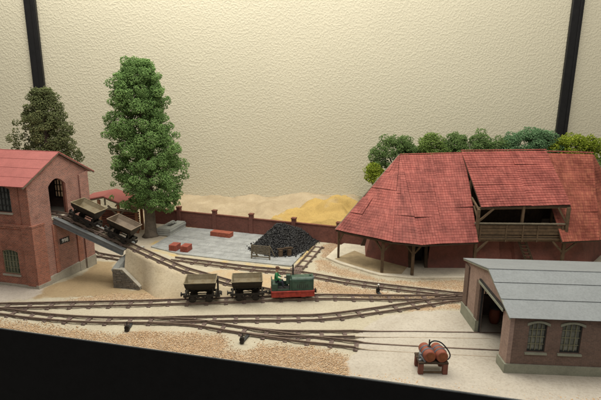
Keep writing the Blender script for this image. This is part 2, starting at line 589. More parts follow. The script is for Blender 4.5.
GX = np.linspace(-60, 56, 720); GT = np.linspace(0, 1, 300)
X = np.repeat(GX[:, None], 300, 1)
Y = edge_y(X) + (78 - edge_y(X)) * (GT[None] ** 1.25)
Z = 0.045 * fbm(X, Y, 0.55, 3) + 0.018 * fbm(X, Y, 2.6, 5)
colr = np.empty(X.shape + (3,)); colr[:] = (0.585, 0.525, 0.385)
ZONES = dict(
    gravel_front=[(-14.45, 35.9), (-12.71, 36.16), (-9.26, 35.97), (-6.8, 35.43), (-5.98, 34.48), (-5.58, 33.43), (-4.26, 33.01), (-3.28, 33.46), (-3.2, 34.37), (-0.75, 33.95), (3.21, 33.12), (4.05, 32.15), (4.18, 30.58), (3.91, 26), (-15.45, 30), (-15.57, 34.8)],
    gravel_left=[(-45, 40), (-26.56, 37.6), (-21.74, 36.9), (-17.36, 35.9), (-15.79, 35.6), (-13.2, 33.91), (-12.56, 30), (-45, 32)],
    white_left=[(-31.0, 46), (-26.74, 45.4), (-25.42, 44.56), (-25.86, 43.1), (-26.81, 42.16), (-28.94, 41.68), (-45, 42), (-45, 50)],
    brown=[(-26.4, 44.8), (-24.42, 48.61), (-24.39, 52.68), (-22.25, 52.73), (-19.19, 45.44), (-17.08, 44.48), (-15.75, 45.77), (-13.11, 44.56), (-14.9, 43.08), (-19.29, 42.88), (-23.77, 42.91), (-26.09, 42.63)],
    orange_left=[(-21.13, 43.3), (-15.27, 44.0), (-10.5, 43.6), (-10, 42.8), (-20.42, 42.0), (-23.31, 42.01)],
    gravel_mid=[(0.35, 48.2), (4.28, 46.25), (7.83, 45.0), (10.28, 44.4), (14.17, 43.6), (13.93, 42.95), (9.76, 43.2), (7.95, 43.2), (4.12, 43.8), (1.57, 44.2)],
    gravel_yard=[(1.82, 53.3), (2.72, 54.72), (4.68, 51.39), (8.74, 47.9), (11.9, 47.6), (19.62, 47.9), (18.28, 44.6), (14.63, 45.5), (10.22, 46.84), (5.58, 48.69), (2.09, 50.7)],
    gravel_apron=[(8.94, 40.26), (12.63, 41.5), (17.43, 42.7), (16.71, 41.03), (12.37, 40.84)],
    orange_mid=[(-9.5, 50.6), (-2.8, 49.0), (-1.6, 46), (-2.56, 44.8), (-7.5, 46.4), (-10.71, 49.5)],
    orange_barn=[(5.33, 58.41), (4.76, 61), (2.94, 59.77), (2.72, 54.72), (3.71, 54.74)],
    far_left=[(-45, 56), (-22, 53), (-19, 57), (-18, 75), (-45, 75)],
    apron=[(3.69, 26), (3.74, 30.57), (3.57, 31.87), (4.49, 33.29), (4.87, 35.13), (5.41, 36.81), (6.49, 38.27), (8.54, 39.65), (10.82, 40.3), (13.23, 40.55), (16.08, 40.6), (45, 40), (45, 20)],
)
ZC = dict(gravel_front=(0.56, 0.37, 0.205), gravel_left=(0.57, 0.40, 0.23), white_left=(0.60, 0.53, 0.46), brown=(0.47, 0.335, 0.165), orange_left=(0.55, 0.37, 0.20),
          gravel_mid=(0.55, 0.36, 0.20), gravel_yard=(0.56, 0.37, 0.205), gravel_apron=(0.55, 0.36, 0.19), orange_mid=(0.62, 0.44, 0.23), orange_barn=(0.52, 0.33, 0.19),
          far_left=(0.56, 0.48, 0.38), apron=(0.60, 0.545, 0.46))
edge_noise = 0.28 * fbm(X, Y, 0.9, 21) + 0.12 * fbm(X, Y, 3.1, 31)
SOFT = dict(gravel_front=1.0, gravel_left=0.9, gravel_mid=0.7, gravel_yard=0.7, apron=0.3, brown=0.5, white_left=0.6, far_left=0.6)
for k, P in ZONES.items():
    s = SOFT.get(k, 0.35)
    m = np.clip((poly_sd(X, Y, P) + edge_noise * (0.6 if k == 'apron' else 1) + s / 2) / s, 0, 1)
    m = m * m * (3 - 2 * m)
    if k not in ('apron', 'brown', 'white_left'): m = m * (0.8 + 0.2 * np.clip(fbm(X, Y, 1.4, 44), -1, 1))
    colr += m[..., None] * (np.array(ZC[k]) - colr)
    if k == 'apron': Z = Z * (1 - m * 0.8) + 0.07 * m
# yellow scatter round the yard
yd = poly_sd(X, Y, [(-17.4, 67.75), (-19.3, 60.1), (-19.9, 58.0), (-15.32, 55.3), (-8.5, 53.1), (-0.9, 51.3), (2.3, 61.8), (-7.3, 65.1)])
m = np.clip(1 - np.abs(yd + 0.25) / 0.55, 0, 1) * np.clip(0.45 + fbm(X, Y, 0.5, 71), 0, 1)
colr += m[..., None] * (np.array((0.66, 0.45, 0.085)) - colr)
nx, ny = X.shape
idx = np.arange(nx * ny).reshape(nx, ny)
F = np.stack([idx[:-1, :-1], idx[1:, :-1], idx[1:, 1:], idx[:-1, 1:]], -1).reshape(-1, 4)
ground = np_mesh('ground', np.stack([X, Y, Z], -1).reshape(-1, 3), F, M['ground'], None, True)
at = ground.data.color_attributes.new('zone', 'FLOAT_COLOR', 'POINT')
at.data.foreach_set('color', np.concatenate([colr.reshape(-1, 3), np.ones((nx * ny, 1))], 1).ravel())
tag(ground, 'sandy base of the model landscape', None, None, 'structure')


def scatter(name, polys, dens, smin, smax, mat, label, z=0.03):
    P = []
    for pl in polys:
        pl = np.array(pl); lo, hi = pl.min(0), pl.max(0)
        n = int(dens * np.prod(hi - lo))
        q = rng.uniform(lo, hi, (n, 2))
        sd = poly_sd(q[:, 0], q[:, 1], pl) + 0.35 * fbm(q[:, 0], q[:, 1], 0.9, 21)
        ok = (sd > rng.uniform(-0.7, 1.0, n)) & (q[:, 1] > edge_y(q[:, 0]) + 0.12)
        P.append(q[ok])
    P = np.concatenate(P)
    P = np.concatenate([P, np.full((len(P), 1), z) + 0.045 * fbm(P[:, 0], P[:, 1], 0.55, 3)[:, None]], 1)
    V, F = granules(P, rng.uniform(smin, smax, len(P)))
    o = np_mesh(name, V, F, mat)
    return tag(o, label, None, None, 'stuff')


scatter('gravel', [ZONES[k] for k in ('gravel_front', 'gravel_left')], 210, 0.022, 0.058, M['gravel'], 'orange tan gravel scattered along the front edge')
scatter('gravel', [ZONES[k] for k in ('gravel_mid', 'gravel_yard', 'gravel_apron', 'orange_barn', 'orange_left')], 110, 0.02, 0.045, M['gravel'], 'fine orange gravel between the middle tracks and barn')
_ye = [(3.8, edge_y(3.8) + 0.1), (24, edge_y(24) + 0.1), (24, edge_y(24) + 0.9), (14, edge_y(14) + 0.5), (3.8, edge_y(3.8) + 0.35)]
scatter('gravel', [_ye], 110, 0.04, 0.085, M['gravel'], 'thin line of yellow grit along the apron edge')

# black front board with its thin lip
e0, e1 = np.array([-70.0, edge_y(-70)]), np.array([60.0, edge_y(60)])
nrm = np.array([-0.219, -0.976])
b = MB()
q0, q1 = e0 + nrm * 0.1, e1 + nrm * 0.1
r0, r1 = e0 + nrm * 0.13, e1 + nrm * 0.13
b.hexa([(r0[0], r0[1], -60), (r1[0], r1[1], -60), (q1[0], q1[1], -60), (q0[0], q0[1], -60)], [(r0[0], r0[1], -0.02), (r1[0], r1[1], -0.02), (q1[0], q1[1], -0.02), (q0[0], q0[1], -0.02)])
tf = thing('front_board', 'black front board along the edge of the model landscape', 'front board', (0, edge_y(0), -60))
b.build('board', M['fascia'], tf, world=True)
b = MB()
p0, p1 = e0 + nrm * 0.03, e1 + nrm * 0.03
s0, s1 = e0 + nrm * 0.095, e1 + nrm * 0.095
b.hexa([(s0[0], s0[1], -0.6), (s1[0], s1[1], -0.6), (p1[0], p1[1], -0.6), (p0[0], p0[1], -0.6)], [(s0[0], s0[1], 0.06), (s1[0], s1[1], 0.06), (p1[0], p1[1], 0.06), (p0[0], p0[1], 0.06)])
b.build('edge_strip', M['lip'], tf, world=True)

# hill between the brick wall and the stucco wall
def fence_y(x): return 68.06 - (x + 17.63) * 0.334


hx = np.linspace(-60, 56, 340); ht = np.linspace(0, 1, 110)
HX = np.repeat(hx[:, None], 110, 1)
HY0 = np.where(HX < 9.5, fence_y(HX) + 0.25, np.maximum(fence_y(9.5) + 0.25 - (HX - 9.5) * 0.0, 59.2))
HY = HY0 + (76.98 - HY0) * ht[None]
base = 1.75 + 0.75 * ht[None] + 0.3 * np.sin(HX * 0.25 + 0.8) + 0.4 * fbm(HX, HY, 0.13, 81) + 0.45 * np.abs(fbm(HX, HY, 0.22, 83))
rise = np.clip((HX - 8.6 - (HY - 60) * 0.22) / 4, 0, 1) * np.clip((HY - HY0) / 5.0, 0, 1)
HZ = np.where(ht[None] < 0.02, -0.1, base + rise * 7.0)
left = np.clip((-21 - HX) / 3, 0, 1)
HZ = HZ * (1 - left) + left * 0.02
ymask = np.clip((poly_sd(HX, HY, [(-4.8, 64.0), (-1.2, 69.0), (2.6, 72.5), (6.5, 71.5), (10, 69), (10, 58.5)]) + 0.3 * fbm(HX, HY, 0.7, 85)) / 0.35, 0, 1)
HZ += ymask * (0.35 + 0.45 * np.abs(fbm(HX, HY, 0.22, 91)))
lump = poly_sd(HX, HY, [(0.8, 63.5), (3, 68.5), (7, 67), (8, 60)])
HZ += np.clip(lump / 1.2, 0, 1) * 0.6
for mx, my, mr, mh in ((-0.6, 66.0, 2.4, 0.9), (1.8, 66.4, 2.0, 0.8), (4.6, 66.0, 2.4, 1.5), (2.2, 70, 2.4, 1.5), (6.6, 68, 3.0, 2.0), (8.6, 66, 2.4, 1.6), (-6, 71, 5, 0.5), (-13, 73, 6, 0.4)):
    HZ += mh * np.clip(1 - np.hypot(HX - mx, (HY - my) * 1.2) / mr, 0, 1) ** 0.8 * (1 - left)
hc = np.empty(HX.shape + (3,)); hc[:] = (0.56, 0.44, 0.27)
hc += 0.05 * fbm(HX, HY, 0.5, 95)[..., None] * np.array((1, 0.9, 0.7))
ymask = ymask * np.clip(1.1 - 1.8 * np.clip(fbm(HX, HY, 0.35, 101) - 0.75, 0, 1), 0, 1)
hc += ymask[..., None] * (np.array((0.60, 0.385, 0.06)) - hc)
gm = np.clip((HX - 9.3 + 0.4 * fbm(HX, HY, 0.8, 97)) / 0.8, 0, 1)
hc += gm[..., None] * (np.array((0.17, 0.165, 0.10)) - hc)
idx = np.arange(HX.size).reshape(HX.shape)
F = np.stack([idx[:-1, :-1], idx[1:, :-1], idx[1:, 1:], idx[:-1, 1:]], -1).reshape(-1, 4)
hill = np_mesh('hill', np.stack([HX, HY, HZ], -1).reshape(-1, 3), F, M['ground'], None, True)
at = hill.data.color_attributes.new('zone', 'FLOAT_COLOR', 'POINT')
at.data.foreach_set('color', np.concatenate([np.clip(hc, 0.02, 0.9).reshape(-1, 3), np.ones((HX.size, 1))], 1).ravel())
tag(hill, 'sandy rise behind the brick wall, yellow on the right', None, None, 'structure')

# yard of concrete slabs
YQ = [Vector(p) for p in ((-17.5, 67.2, 0), (-19.6, 58.1, 0), (-0.99, 51.62, 0), (2.2, 61.5, 0))]   # back left, front left, front right, back right
YM = [(-17.5, 67.2), (-19.0, 60.4), (-19.55, 58.2), (-15.32, 55.6), (-8.47, 53.45), (-0.99, 51.65), (2.15, 61.4), (-7.3, 64.6)]
b = MB()
rows, cols = 9, 14


def yq(u, v):
    """u along the front, v towards the back; follows the bent left and front edges"""
    fr = [(-19.55, 58.2), (-15.32, 55.6), (-8.47, 53.45), (-0.99, 51.65)]
    bk = [(-17.5, 67.3), (-14.2, 66.6), (-7.3, 64.4), (2.15, 61.4)]
    k = min(2, int(u * 3)); t = u * 3 - k
    a = Vector(fr[k]).lerp(Vector(fr[k + 1]), t); c = Vector(bk[k]).lerp(Vector(bk[k + 1]), t)
    return a.lerp(c, v)


for i in range(cols):
    for j in range(rows):
        g = 0.0035
        off = 0.5 / cols if j % 2 else 0
        u0, u1 = max(0, i / cols - off) + g / 2.5, min(1, (i + 1) / cols - off) - g / 2.5 + (0.0 if not (j % 2 and i == cols - 1) else off)
        v0, v1 = j / rows + g, (j + 1) / rows - g
        h = 0.13 + rnd.uniform(-0.008, 0.008)
        q = [yq(u0, v0), yq(u1, v0), yq(u1, v1), yq(u0, v1)]
        b.hexa([(p.x, p.y, 0.0) for p in q], [(p.x, p.y, h) for p in q])
tag(b.build('yard_paving', M['concrete']), 'grey concrete slab yard in front of the brick wall', None, None, 'structure')
b = MB(); b.prism([tuple(yq(u, 0)) for u in (0, 1 / 3, 2 / 3, 0.999)] + [tuple(yq(u, 1)) for u in (0.999, 2 / 3, 1 / 3, 0)], lambda x, y: (x, y, -0.02), lambda x, y: (x, y, 0.112))
tag(b.build('yard_bed', M['concrete_mid']), 'mortar bed of the yard slabs', None, None, 'structure')

# ================================================================ TRACKS
def spline(pts, step=0.35):
    P = [Vector(p) for p in pts]
    P = [P[0] * 2 - P[1]] + P + [P[-1] * 2 - P[-2]]
    out = []
    for i in range(1, len(P) - 2):
        n = max(2, int((P[i + 1] - P[i]).length / step))
        for k in range(n):
            t = k / n
            a, b_, c, d = P[i - 1], P[i], P[i + 1], P[i + 2]
            out.append(0.5 * ((2 * b_) + (c - a) * t + (2 * a - 5 * b_ + 4 * c - d) * t * t + (3 * b_ - a - 3 * c + d) * t ** 3))
    out.append(P[-2])
    return out


SL_ME = {}


def sleeper_src():
    b = MB()
    b.box((0, 0, 0), (0.34, 1.5, 0.1))
    for y in (-0.48, 0.48):
        for s in (-0.12, 0.12):
            b.box((s * 1.0, y + (0.12 if s > 0 else -0.12), 0.075), (0.13, 0.1, 0.06))
    return b


def track(label, pts, spacing=1.75, gauge=0.95, sleepers=None, skip=None, group='narrow gauge tracks', low=0.0, end_at=None):
    """a line of rails: points give the track centre at the height of the sleeper tops"""
    L = spline(pts)
    root = thing('railway_track', label, 'track', L[len(L) // 2], 0, group)
    for sgn in (1, -1):
        b = MB()
        path = []
        for i, p in enumerate(L):
            d = (L[min(i + 1, len(L) - 1)] - L[max(i - 1, 0)]).normalized()
            s = Vector((-d.y, d.x, 0)).normalized()
            u = s.cross(d) * -1
            if u.z < 0: u = -u
            zz = Vector((0, 0, low if sgn < 0 else 0))
            path.append((p + s * sgn * gauge / 2 + zz, s, u))
        prof = [(-0.085, 0.0), (0.085, 0.0), (0.085, 0.04), (0.03, 0.06), (0.03, 0.115), (0.052, 0.13), (0.052, 0.19), (-0.052, 0.19), (-0.052, 0.13), (-0.03, 0.115), (-0.03, 0.06), (-0.085, 0.04)]
        n = len(prof)
        vs = [p + s * x + u * z for p, s, u in path for x, z in prof]
        fs = [(i * n + k, i * n + (k + 1) % n, (i + 1) * n + (k + 1) % n, (i + 1) * n + k) for i in range(len(path) - 1) for k in range(n)]
        fs += [tuple(range(n))[::-1], tuple(range((len(path) - 1) * n, len(path) * n))]
        b.add(vs, fs)
        b.build('rail', M['rail_dusty'] if (low and sgn < 0) else M['rail'], root, world=True, uv=False)
    # sleepers
    acc = spacing * 0.5
    for i in range(1, len(L)):
        acc += (L[i] - L[i - 1]).length
        if acc >= spacing:
            acc = 0
            p = L[i]
            if skip and skip(p): continue
            d = (L[i] - L[i - 1]).normalized()
            rz = math.atan2(d.y, d.x)
            ry = -math.asin(max(-1, min(1, d.z)))
            if 'm' not in SL_ME:
                SL_ME['m'] = sleeper_src().build('sleeper', M['sleeper'], root, uv=False)
                o = SL_ME['m']
            else:
                o = inst(SL_ME['m'], root, (0, 0, 0))
            o.location = p - root.location + Vector((0, 0, -0.045))
            o.rotation_euler = Euler((0, ry, rz + rnd.uniform(-0.04, 0.04)), 'XYZ')
    return root


T = 0.09
A_pts = [(-40, 39.9), (-28.1, 40.5), (-21.31, 40.95), (-14.36, 41.45), (-6.8, 42.2), (1.32, 43.05), (8.92, 43.05), (16.82, 43.32), (25, 43.9)]
C_pts = [(-15.4, 53.6), (-11.15, 52.29), (-5.75, 50.64), (-0.44, 49.38), (5.38, 46.91), (9.94, 45.5), (14.27, 44.3), (16.9, 43.7), (25, 43.0)]
E_pts = [(-33, 40.2), (-27.48, 39.4), (-24.62, 38.75), (-21.3, 38.2), (-17.7, 37.9), (-13.25, 37.91), (-9.77, 38.15), (-5.34, 38.43), (-0.86, 38.57), (2.31, 38.85), (6.55, 40.02), (9.55, 41.01), (12.68, 42.05), (14.3, 42.58), (16.76, 43.15)]
F_pts = [(-13.25, 37.91), (-9.64, 37.6), (-7.33, 37.01), (-5.06, 36.33), (-0.78, 35.2), (0.71, 34.85)]
G_pts = [(-5.06, 36.33), (-2.6, 35.85), (-0.79, 35.72), (2.58, 35.75), (4.6, 35.82)]
z3 = lambda P, z=T: [(x, y, z) for x, y in P]
track('long straight track under the green locomotive', z3(A_pts))
track('diagonal track running along the front of the grey yard', z3(C_pts))
track('curving track between locomotive and front edge, joining at the shed', z3(E_pts), skip=lambda p: p.x > 13)
track('branch track diverging towards the front edge gravel', z3(F_pts + [(2.6, 34.5), (4.6, 34.1)]), skip=lambda p: p.x < -9)
track('short straight branch track ending at the pale apron, behind its neighbour', z3(G_pts), skip=lambda p: p.x < -2)
track('pair of rails sunk in the pale apron nearest the two-drum stand', [(4.6, 34.1, T), (5.91, 33.9, -0.03), (11, 33.45, -0.055), (22, 32.6, -0.055)], low=-0.056, skip=lambda p: p.x > 5.5, group='rails sunk in the apron')
track('pair of rails sunk in the pale apron towards the far half of shed door', [(4.6, 35.82, T), (6.4, 35.9, -0.03), (11.06, 35.95, -0.055), (22, 35.75, -0.055)], low=-0.056, skip=lambda p: p.x > 5.5, group='rails sunk in the apron')
track('short siding beside the coal heap', [(-0.15, 50.7, T), (1.0, 54.2, T), (2.45, 58.7, T)], spacing=1.5)
track('track on the ground behind the ramp, beside the brick building', [(-36, 60.5, T), (-26.81, 56.01, T), (-25.25, 54.9, T), (-21.0, 53.2, T)], spacing=1.6)


def ramp_z(x): return max(0.0, np.interp(x, [-30, -25.6, -17.2, -14.2, -12.2, -9.3, -7.2, -3.4, -1.5, 3], [6.92, 6.92, 3.58, 2.46, 1.75, 1.12, 0.68, 0.14, 0.0, 0.0]))
def ramp_y(x): return 48.5 - (x + 25.8) * 4.8 / 24.8


rx = [-29, -26.8, -25.0, -23, -21, -19, -17.2, -15.5, -14.2, -12.2, -9.3, -7.2, -5.2, -3.4, -1.5, 0.3]
track('sloping track from the upper doorway down the sand embankment', [(x, ramp_y(x) if x > -26 else 48.53 + (-26 - x) * 0.22, ramp_z(x) + T) for x in rx], spacing=1.3, skip=lambda p: p.x > -4)

# small plate where the siding meets the diagonal track
t = thing('crossing_plate', 'small purple brown plate where the coal siding meets the diagonal track', 'plate', (-0.33, 50.2, 0.02))
b = MB(); b.box((0, 0, 0.1), (1.25, 1.5, 0.14), Matrix.Rotation(0.25, 3, 'Z')); b.build('plate', M['sleeper'], t, bevel=0.02)
b = MB()
for s in (-0.4, -0.13, 0.13, 0.4): b.bar((s * 1.0 - 0.13, -0.6, 0.19), (s * 1.0 + 0.15, 0.6, 0.19), 0.09, 0.05)
b.build('plate_rib', M['rail'], t)

# point levers
for (lx, ly, hx_, hy_, label) in ((-14.66, 36.2, -14.72, 37.5, 'black point lever beside the front track, left of its gravel patch'), (-4.67, 34.42, -4.25, 35.75, 'black point lever in the cream clearing amid the front gravel'), (8.0, 44.5, 8.2, 43.75, 'black point lever with white knob on gravel right of the locomotive')):
    t = thing('point_lever', label, 'point lever', (lx, ly, 0.02), 0, 'point levers beside the tracks')
    d = Vector((hx_ - lx, hy_ - ly, 0))
    b = MB(); b.bar((0, 0, 0.09), d + Vector((0, 0, 0.09)), 0.26, 0.1); b.build('base_bar', M['steel_dark'], t)
    b = MB(); b.box((0, 0, 0.22), (0.36, 0.34, 0.3), taper=0.8); b.lathe([(0.2, -0.12), (0.2, 0.12)], (0.0, 0, 0.36), 12, 'Y'); b.build('weight', M['underframe'], t)
    b = MB(); b.bar((0, 0, 0.3), (0.12 * d.normalized() + Vector((0, 0, 0.85)))[:], 0.07); b.build('handle', M['steel_dark'], t)
    if 'white' in label:
        b = MB(); b.lathe([(0.02, 0.0), (0.09, 0.06), (0.1, 0.12), (0.02, 0.2)], (0.1 * d.normalized().x, 0.1 * d.normalized().y, 0.82), 8); b.build('knob', M['white'], t)

wl = math.hypot(2.95, 0.63)


def wing_top(s): return 2.05 if s < 1.15 else max(0.25, 2.05 - (s - 1.15) / (wl - 1.15) * 1.75)


# embankment of sand under the sloping track
def spread_end(zt): return 1.0 + (zt * 0.75 + 0.5) * 1.15


xs = np.linspace(-18.15, -1.6, 90)
V, prof_n = [], 31
for x in xs:
    zt = max(ramp_z(x) - 0.02, -0.05)
    cy = ramp_y(x)
    for k in range(prof_n):
        f = k / (prof_n - 1) * 2 - 1
        a = abs(f)
        if a < 0.34: off, z = f / 0.34 * (0.82 if f < 0 else 1.0), zt
        else:
            q = (a - 0.34) / 0.66
            spread = 1.0 + q * (zt * 0.75 + 0.5) * (1.15 if f < 0 else 0.9)
            off, z = math.copysign(spread, f), zt * (1 - q) ** 1.25 - 0.12 * q
        if f < 0 and a >= 0.34:
            k_ = min(1, max(0, (x + 16.6) / 3.0)); k_ = k_ * k_ * (3 - 2 * k_)
            wt = wing_top(min(max(x + 19.35, 0), 3.0)) if x < -16.35 else 0.0
            wt = wt - 0.04 - 0.1 * k_
            toe = (cy - (45.66 - (x + 19.4) * 0.213)) * (1 - k_) + k_ * spread_end(zt)
            off = -(0.82 + q * (toe - 0.82)); z = zt + (wt - zt) * (q ** 0.95) - (0.0 if q < 0.97 or k_ > 0 else 0.5)
            V.append((x, cy + off, z)); continue
        V.append((x + off * 0.12 * (1 if f < 0 else 0.6) + (0.15 * max(0, -f) * zt * max(0, 1 - (x + 18.15) / 3.0)), cy + off, z))
V = np.array(V)
V[:, 2] += (0.09 * fbm(V[:, 0], V[:, 1], 0.8, 61) + 0.04 * fbm(V[:, 0], V[:, 1], 2.6, 62)) * np.clip(V[:, 2], 0, 1) * (np.abs(V[:, 1] - (48.5 - (V[:, 0] + 25.8) * 4.8 / 24.8)) > 0.85)
n0 = len(xs)
idx = np.arange(n0 * prof_n).reshape(n0, prof_n)
F = np.stack([idx[:-1, :-1], idx[1:, :-1], idx[1:, 1:], idx[:-1, 1:]], -1).reshape(-1, 4)
emb = np_mesh('embankment', V, F, M['ground'], None, True)
at = emb.data.color_attributes.new('zone', 'FLOAT_COLOR', 'POINT')
ec = np.empty((len(V), 3)); ec[:] = (0.60, 0.475, 0.295)
ec += 0.035 * fbm(V[:, 0], V[:, 1], 0.9, 63)[:, None]
ec[:, 1] += 0.02 * np.clip(V[:, 2], 0, 1); ec[:, 2] += 0.03 * np.clip(V[:, 2], 0, 1)
at.data.foreach_set('color', np.concatenate([np.clip(ec, 0.02, 0.9), np.ones((len(V), 1))], 1).ravel())
tag(emb, 'sand embankment carrying the sloping track', None, None, 'structure')

# abutment: grey capped wall with a stone wing
t = thing('stone_pier', 'small rough stone pier with grey coping below the ramp end', 'pier', (-18.2, 45.5, 0))
W0, W1 = Vector((-19.4, 45.35, 0)), Vector((-16.45, 44.72, 0))      # foot of the front face
wd = (W1 - W0); wl = wd.length; wd.normalize(); wn = Vector((wd.y, -wd.x, 0))





b = MB()
poly = [(0, -0.1), (wl, -0.1), (wl, wing_top(wl) - 0.03), (1.15, 1.98), (0, 1.98)]
b.prism(poly, lambda s, z: W0 + wd * s + Vector((0, 0, z)) - wn * 0.04, lambda s, z: W0 + wd * s + Vector((0, 0, z)) - wn * 1.0)
b.build('core', M['plinth'], t, world=True)
z, r = 0.0, 0
first_stone = None
while z < 1.95:
    h = rnd.choice((0.15, 0.19, 0.23))
    s = rnd.uniform(-0.25, 0)
    while s < wl:
        l = rnd.uniform(0.32, 0.75)
        s0, s1 = max(s, 0.0) + 0.012, min(s + l, wl) - 0.012
        s += l
        if s1 - s0 < 0.08: continue
        top = min(z + h - 0.02, wing_top(s0) - 0.02, wing_top(s1) - 0.02)
        if top - z < 0.06: continue
        b = MB()
        o = rnd.uniform(0.03, 0.11)
        j = lambda: rnd.uniform(-0.012, 0.012)
        p = lambda ss, zz, d: W0 + wd * (ss + j()) + Vector((0, 0, zz + j())) + wn * d
        b.hexa([p(s0, z, o), p(s1, z, o), p(s1, z, -0.1), p(s0, z, -0.1)], [p(s0, top, o), p(s1, top, o), p(s1, top, -0.1), p(s0, top, -0.1)])
        b.build('stone', M['stone'], t, world=True, bevel=0.018)
    z += h
# stones of the short left cheek
z = 0.0
while z < 1.9:
    h = 0.21
    for k in range(2):
        b = MB()
        y0 = 45.45 + k * 0.47 + (0.1 if int(z * 10) % 2 else 0)
        b.box((-19.33 - rnd.uniform(0, 0.05), y0 + 0.2, z + h / 2), (0.16, 0.44, h - 0.03))
        b.build('stone', M['stone'], t, world=True, bevel=0.018)
    z += h
b = MB()
cp = [(-19.45, 45.25, 2.02), (-18.75, 46.0, 3.0), (-18.2, 47.0, 3.35), (-17.7, 48.6, 3.42)]
for (p, q) in zip(cp, cp[1:]):
    p, q = Vector(p), Vector(q)
    x = Vector((0.62, 0.1, 0))
    b.hexa([p - Vector((0, 0, 3.2 if p.z > 2.5 else 0.1)), p + x - Vector((0, 0, 3.2 if p.z > 2.5 else 0.1)), q + x - Vector((0, 0, 3.2)), q - Vector((0, 0, 3.2))], [p, p + x, q + x, q])
b.build('coping', M['concrete_mid'], t, world=True)
b = MB()
b.prism([(0, 1.99), (1.18, 1.99), (wl + 0.02, wing_top(wl) - 0.02), (wl + 0.02, wing_top(wl) + 0.06), (1.2, 2.09), (0, 2.09)], lambda s, z: W0 + wd * s + Vector((0, 0, z)) + wn * 0.07, lambda s, z: W0 + wd * s + Vector((0, 0, z)) - wn * 0.5)
b.build('wing_cap', M['plinth'], t, world=True)

# ramp bridge
t = thing('ramp_bridge', 'grey steel ramp bridge sloping from the upper doorway to the pier', 'bridge', (-21.8, 47.7, 3.3))
P0 = Vector((-25.75, 48.49, ramp_z(-25.75))); P1 = Vector((-18.0, ramp_y(-18.0), ramp_z(-18.0)))
dr = (P1 - P0).normalized(); sd = Vector((-dr.y, dr.x, 0)).normalized(); up = dr.cross(sd) * -1
if up.z < 0: up = -up
for sgn in (-1, 1):
    b = MB()
    o = sd * sgn * 1.12
    for (dz, ww, hh) in ((0.02, 0.34, 0.07), (-0.27, 0.1, 0.52), (-0.55, 0.34, 0.07)):
        b.bar(P0 + o + up * dz, P1 + o + up * dz, ww, hh)
    b.build('girder', M['steel'], t, world=True)
nplank = 16
for k in range(nplank):
    a = P0.lerp(P1, (k + 0.5) / nplank)
    b = MB(); b.bar(a - sd * 0.93 - up * 0.08, a + sd * 0.93 - up * 0.08, (P1 - P0).length / nplank - 0.035, 0.08, up=up)
    b.build('deck_plank', M['timber_dark'] if k % 3 else M['timber_grey'], t, world=True)
for sgn in (-1, 1):
    b = MB(); b.bar(P0 + sd * sgn * 0.80 + up * 0.0, P1 + sd * sgn * 0.80 + up * 0.0, 0.2, 0.05); b.build('walk_strip', M['steel'], t, world=True)

# ================================================================ BRICK BUILDING (left)
BC = Vector((-26.89, 44.9, 0)); BD = Vector((0.35, 0.937, 0)).normalized(); BW = Vector((-0.974, 0.226, 0)).normalized()
BL, BLEN = 7.55, 13.0
BN_ = Vector((BD.y, -BD.x, 0))                 # outward normal of the gable end
BNF = Vector((BW.y, -BW.x, 0)) * 1.0           # outward normal of the front wall
if BNF.y > 0: BNF = -BNF
bb = thing('brick_building', 'tall red brick building with pale red roof, ramp entering its upper doorway', 'building', BC)


def BP(s, t, z, o=0.0, of=0.0): return BC + BD * s + BW * t + Vector((0, 0, z)) + BN_ * o + BNF * of


EAVE_N, EAVE_F, APEX, APS = 11.05, 11.35, 13.55, 3.88


def arch(a0, a1, z0, z1, rise, n=7):
    """opening with a segmental arched head"""
    pts = [(a0, z0), (a1, z0), (a1, z1)]
    for k in range(1, n):
        f = k / n
        pts.append((a1 + (a0 - a1) * f, z1 + rise * 4 * f * (1 - f)))
    return pts + [(a0, z1)]


DOOR = arch(2.42, 4.62, 6.85, 10.25, 0.72)
b = MB()
b.holed([(0, -0.1), (BL, -0.1), (BL, EAVE_F), (APS, APEX), (0, EAVE_N)], [DOOR], lambda s, z: BP(s, 0, z), lambda s, z: BP(s, 0.35, z))
b.build('gable_wall', M['brick_gable'], bb, world=True)
WINL, WINU = arch(2.12, 4.1, 1.3, 3.72, 0.22), arch(2.12, 4.3, 7.95, 10.35, 0.25)
WINL2, WINU2 = arch(6.2, 8.2, 1.3, 3.72, 0.22), arch(6.2, 8.4, 7.95, 10.35, 0.25)
b = MB()
b.holed([(0.352, -0.1), (BLEN, -0.1), (BLEN, EAVE_N), (0.352, EAVE_N)], [WINL, WINU, WINL2, WINU2], lambda t_, z: BP(0, t_, z), lambda t_, z: BP(0.35, t_, z))
b.build('front_wall', M['brick'], bb, world=True)
b = MB()
BACKW = arch(2.2, 4.15, 7.95, 9.95, 0.2)
b.holed([(0.352, -0.1), (BLEN, -0.1), (BLEN, EAVE_F), (0.352, EAVE_F)], [BACKW], lambda t_, z: BP(BL - 0.35, t_, z), lambda t_, z: BP(BL, t_, z))
b.build('rear_wall', M['brick_dull'], bb, world=True)
b = MB()
b.prism([(0.352, 0), (BL - 0.352, 0), (BL - 0.352, EAVE_F - 0.05), (APS, APEX - 0.1), (0.352, EAVE_N - 0.05)], lambda s, z: BP(s, BLEN - 0.3, z), lambda s, z: BP(s, BLEN, z)); b.build('end_wall', M['brick_dull'], bb, world=True)
b = MB(); b.prism([(0.36, 0.36), (BL - 0.36, 0.36), (BL - 0.36, BLEN - 0.36), (0.36, BLEN - 0.36)], lambda s, t_: BP(s, t_, 6.6), lambda s, t_: BP(s, t_, 6.85)); b.build('upper_floor', M['plinth'], bb, world=True)
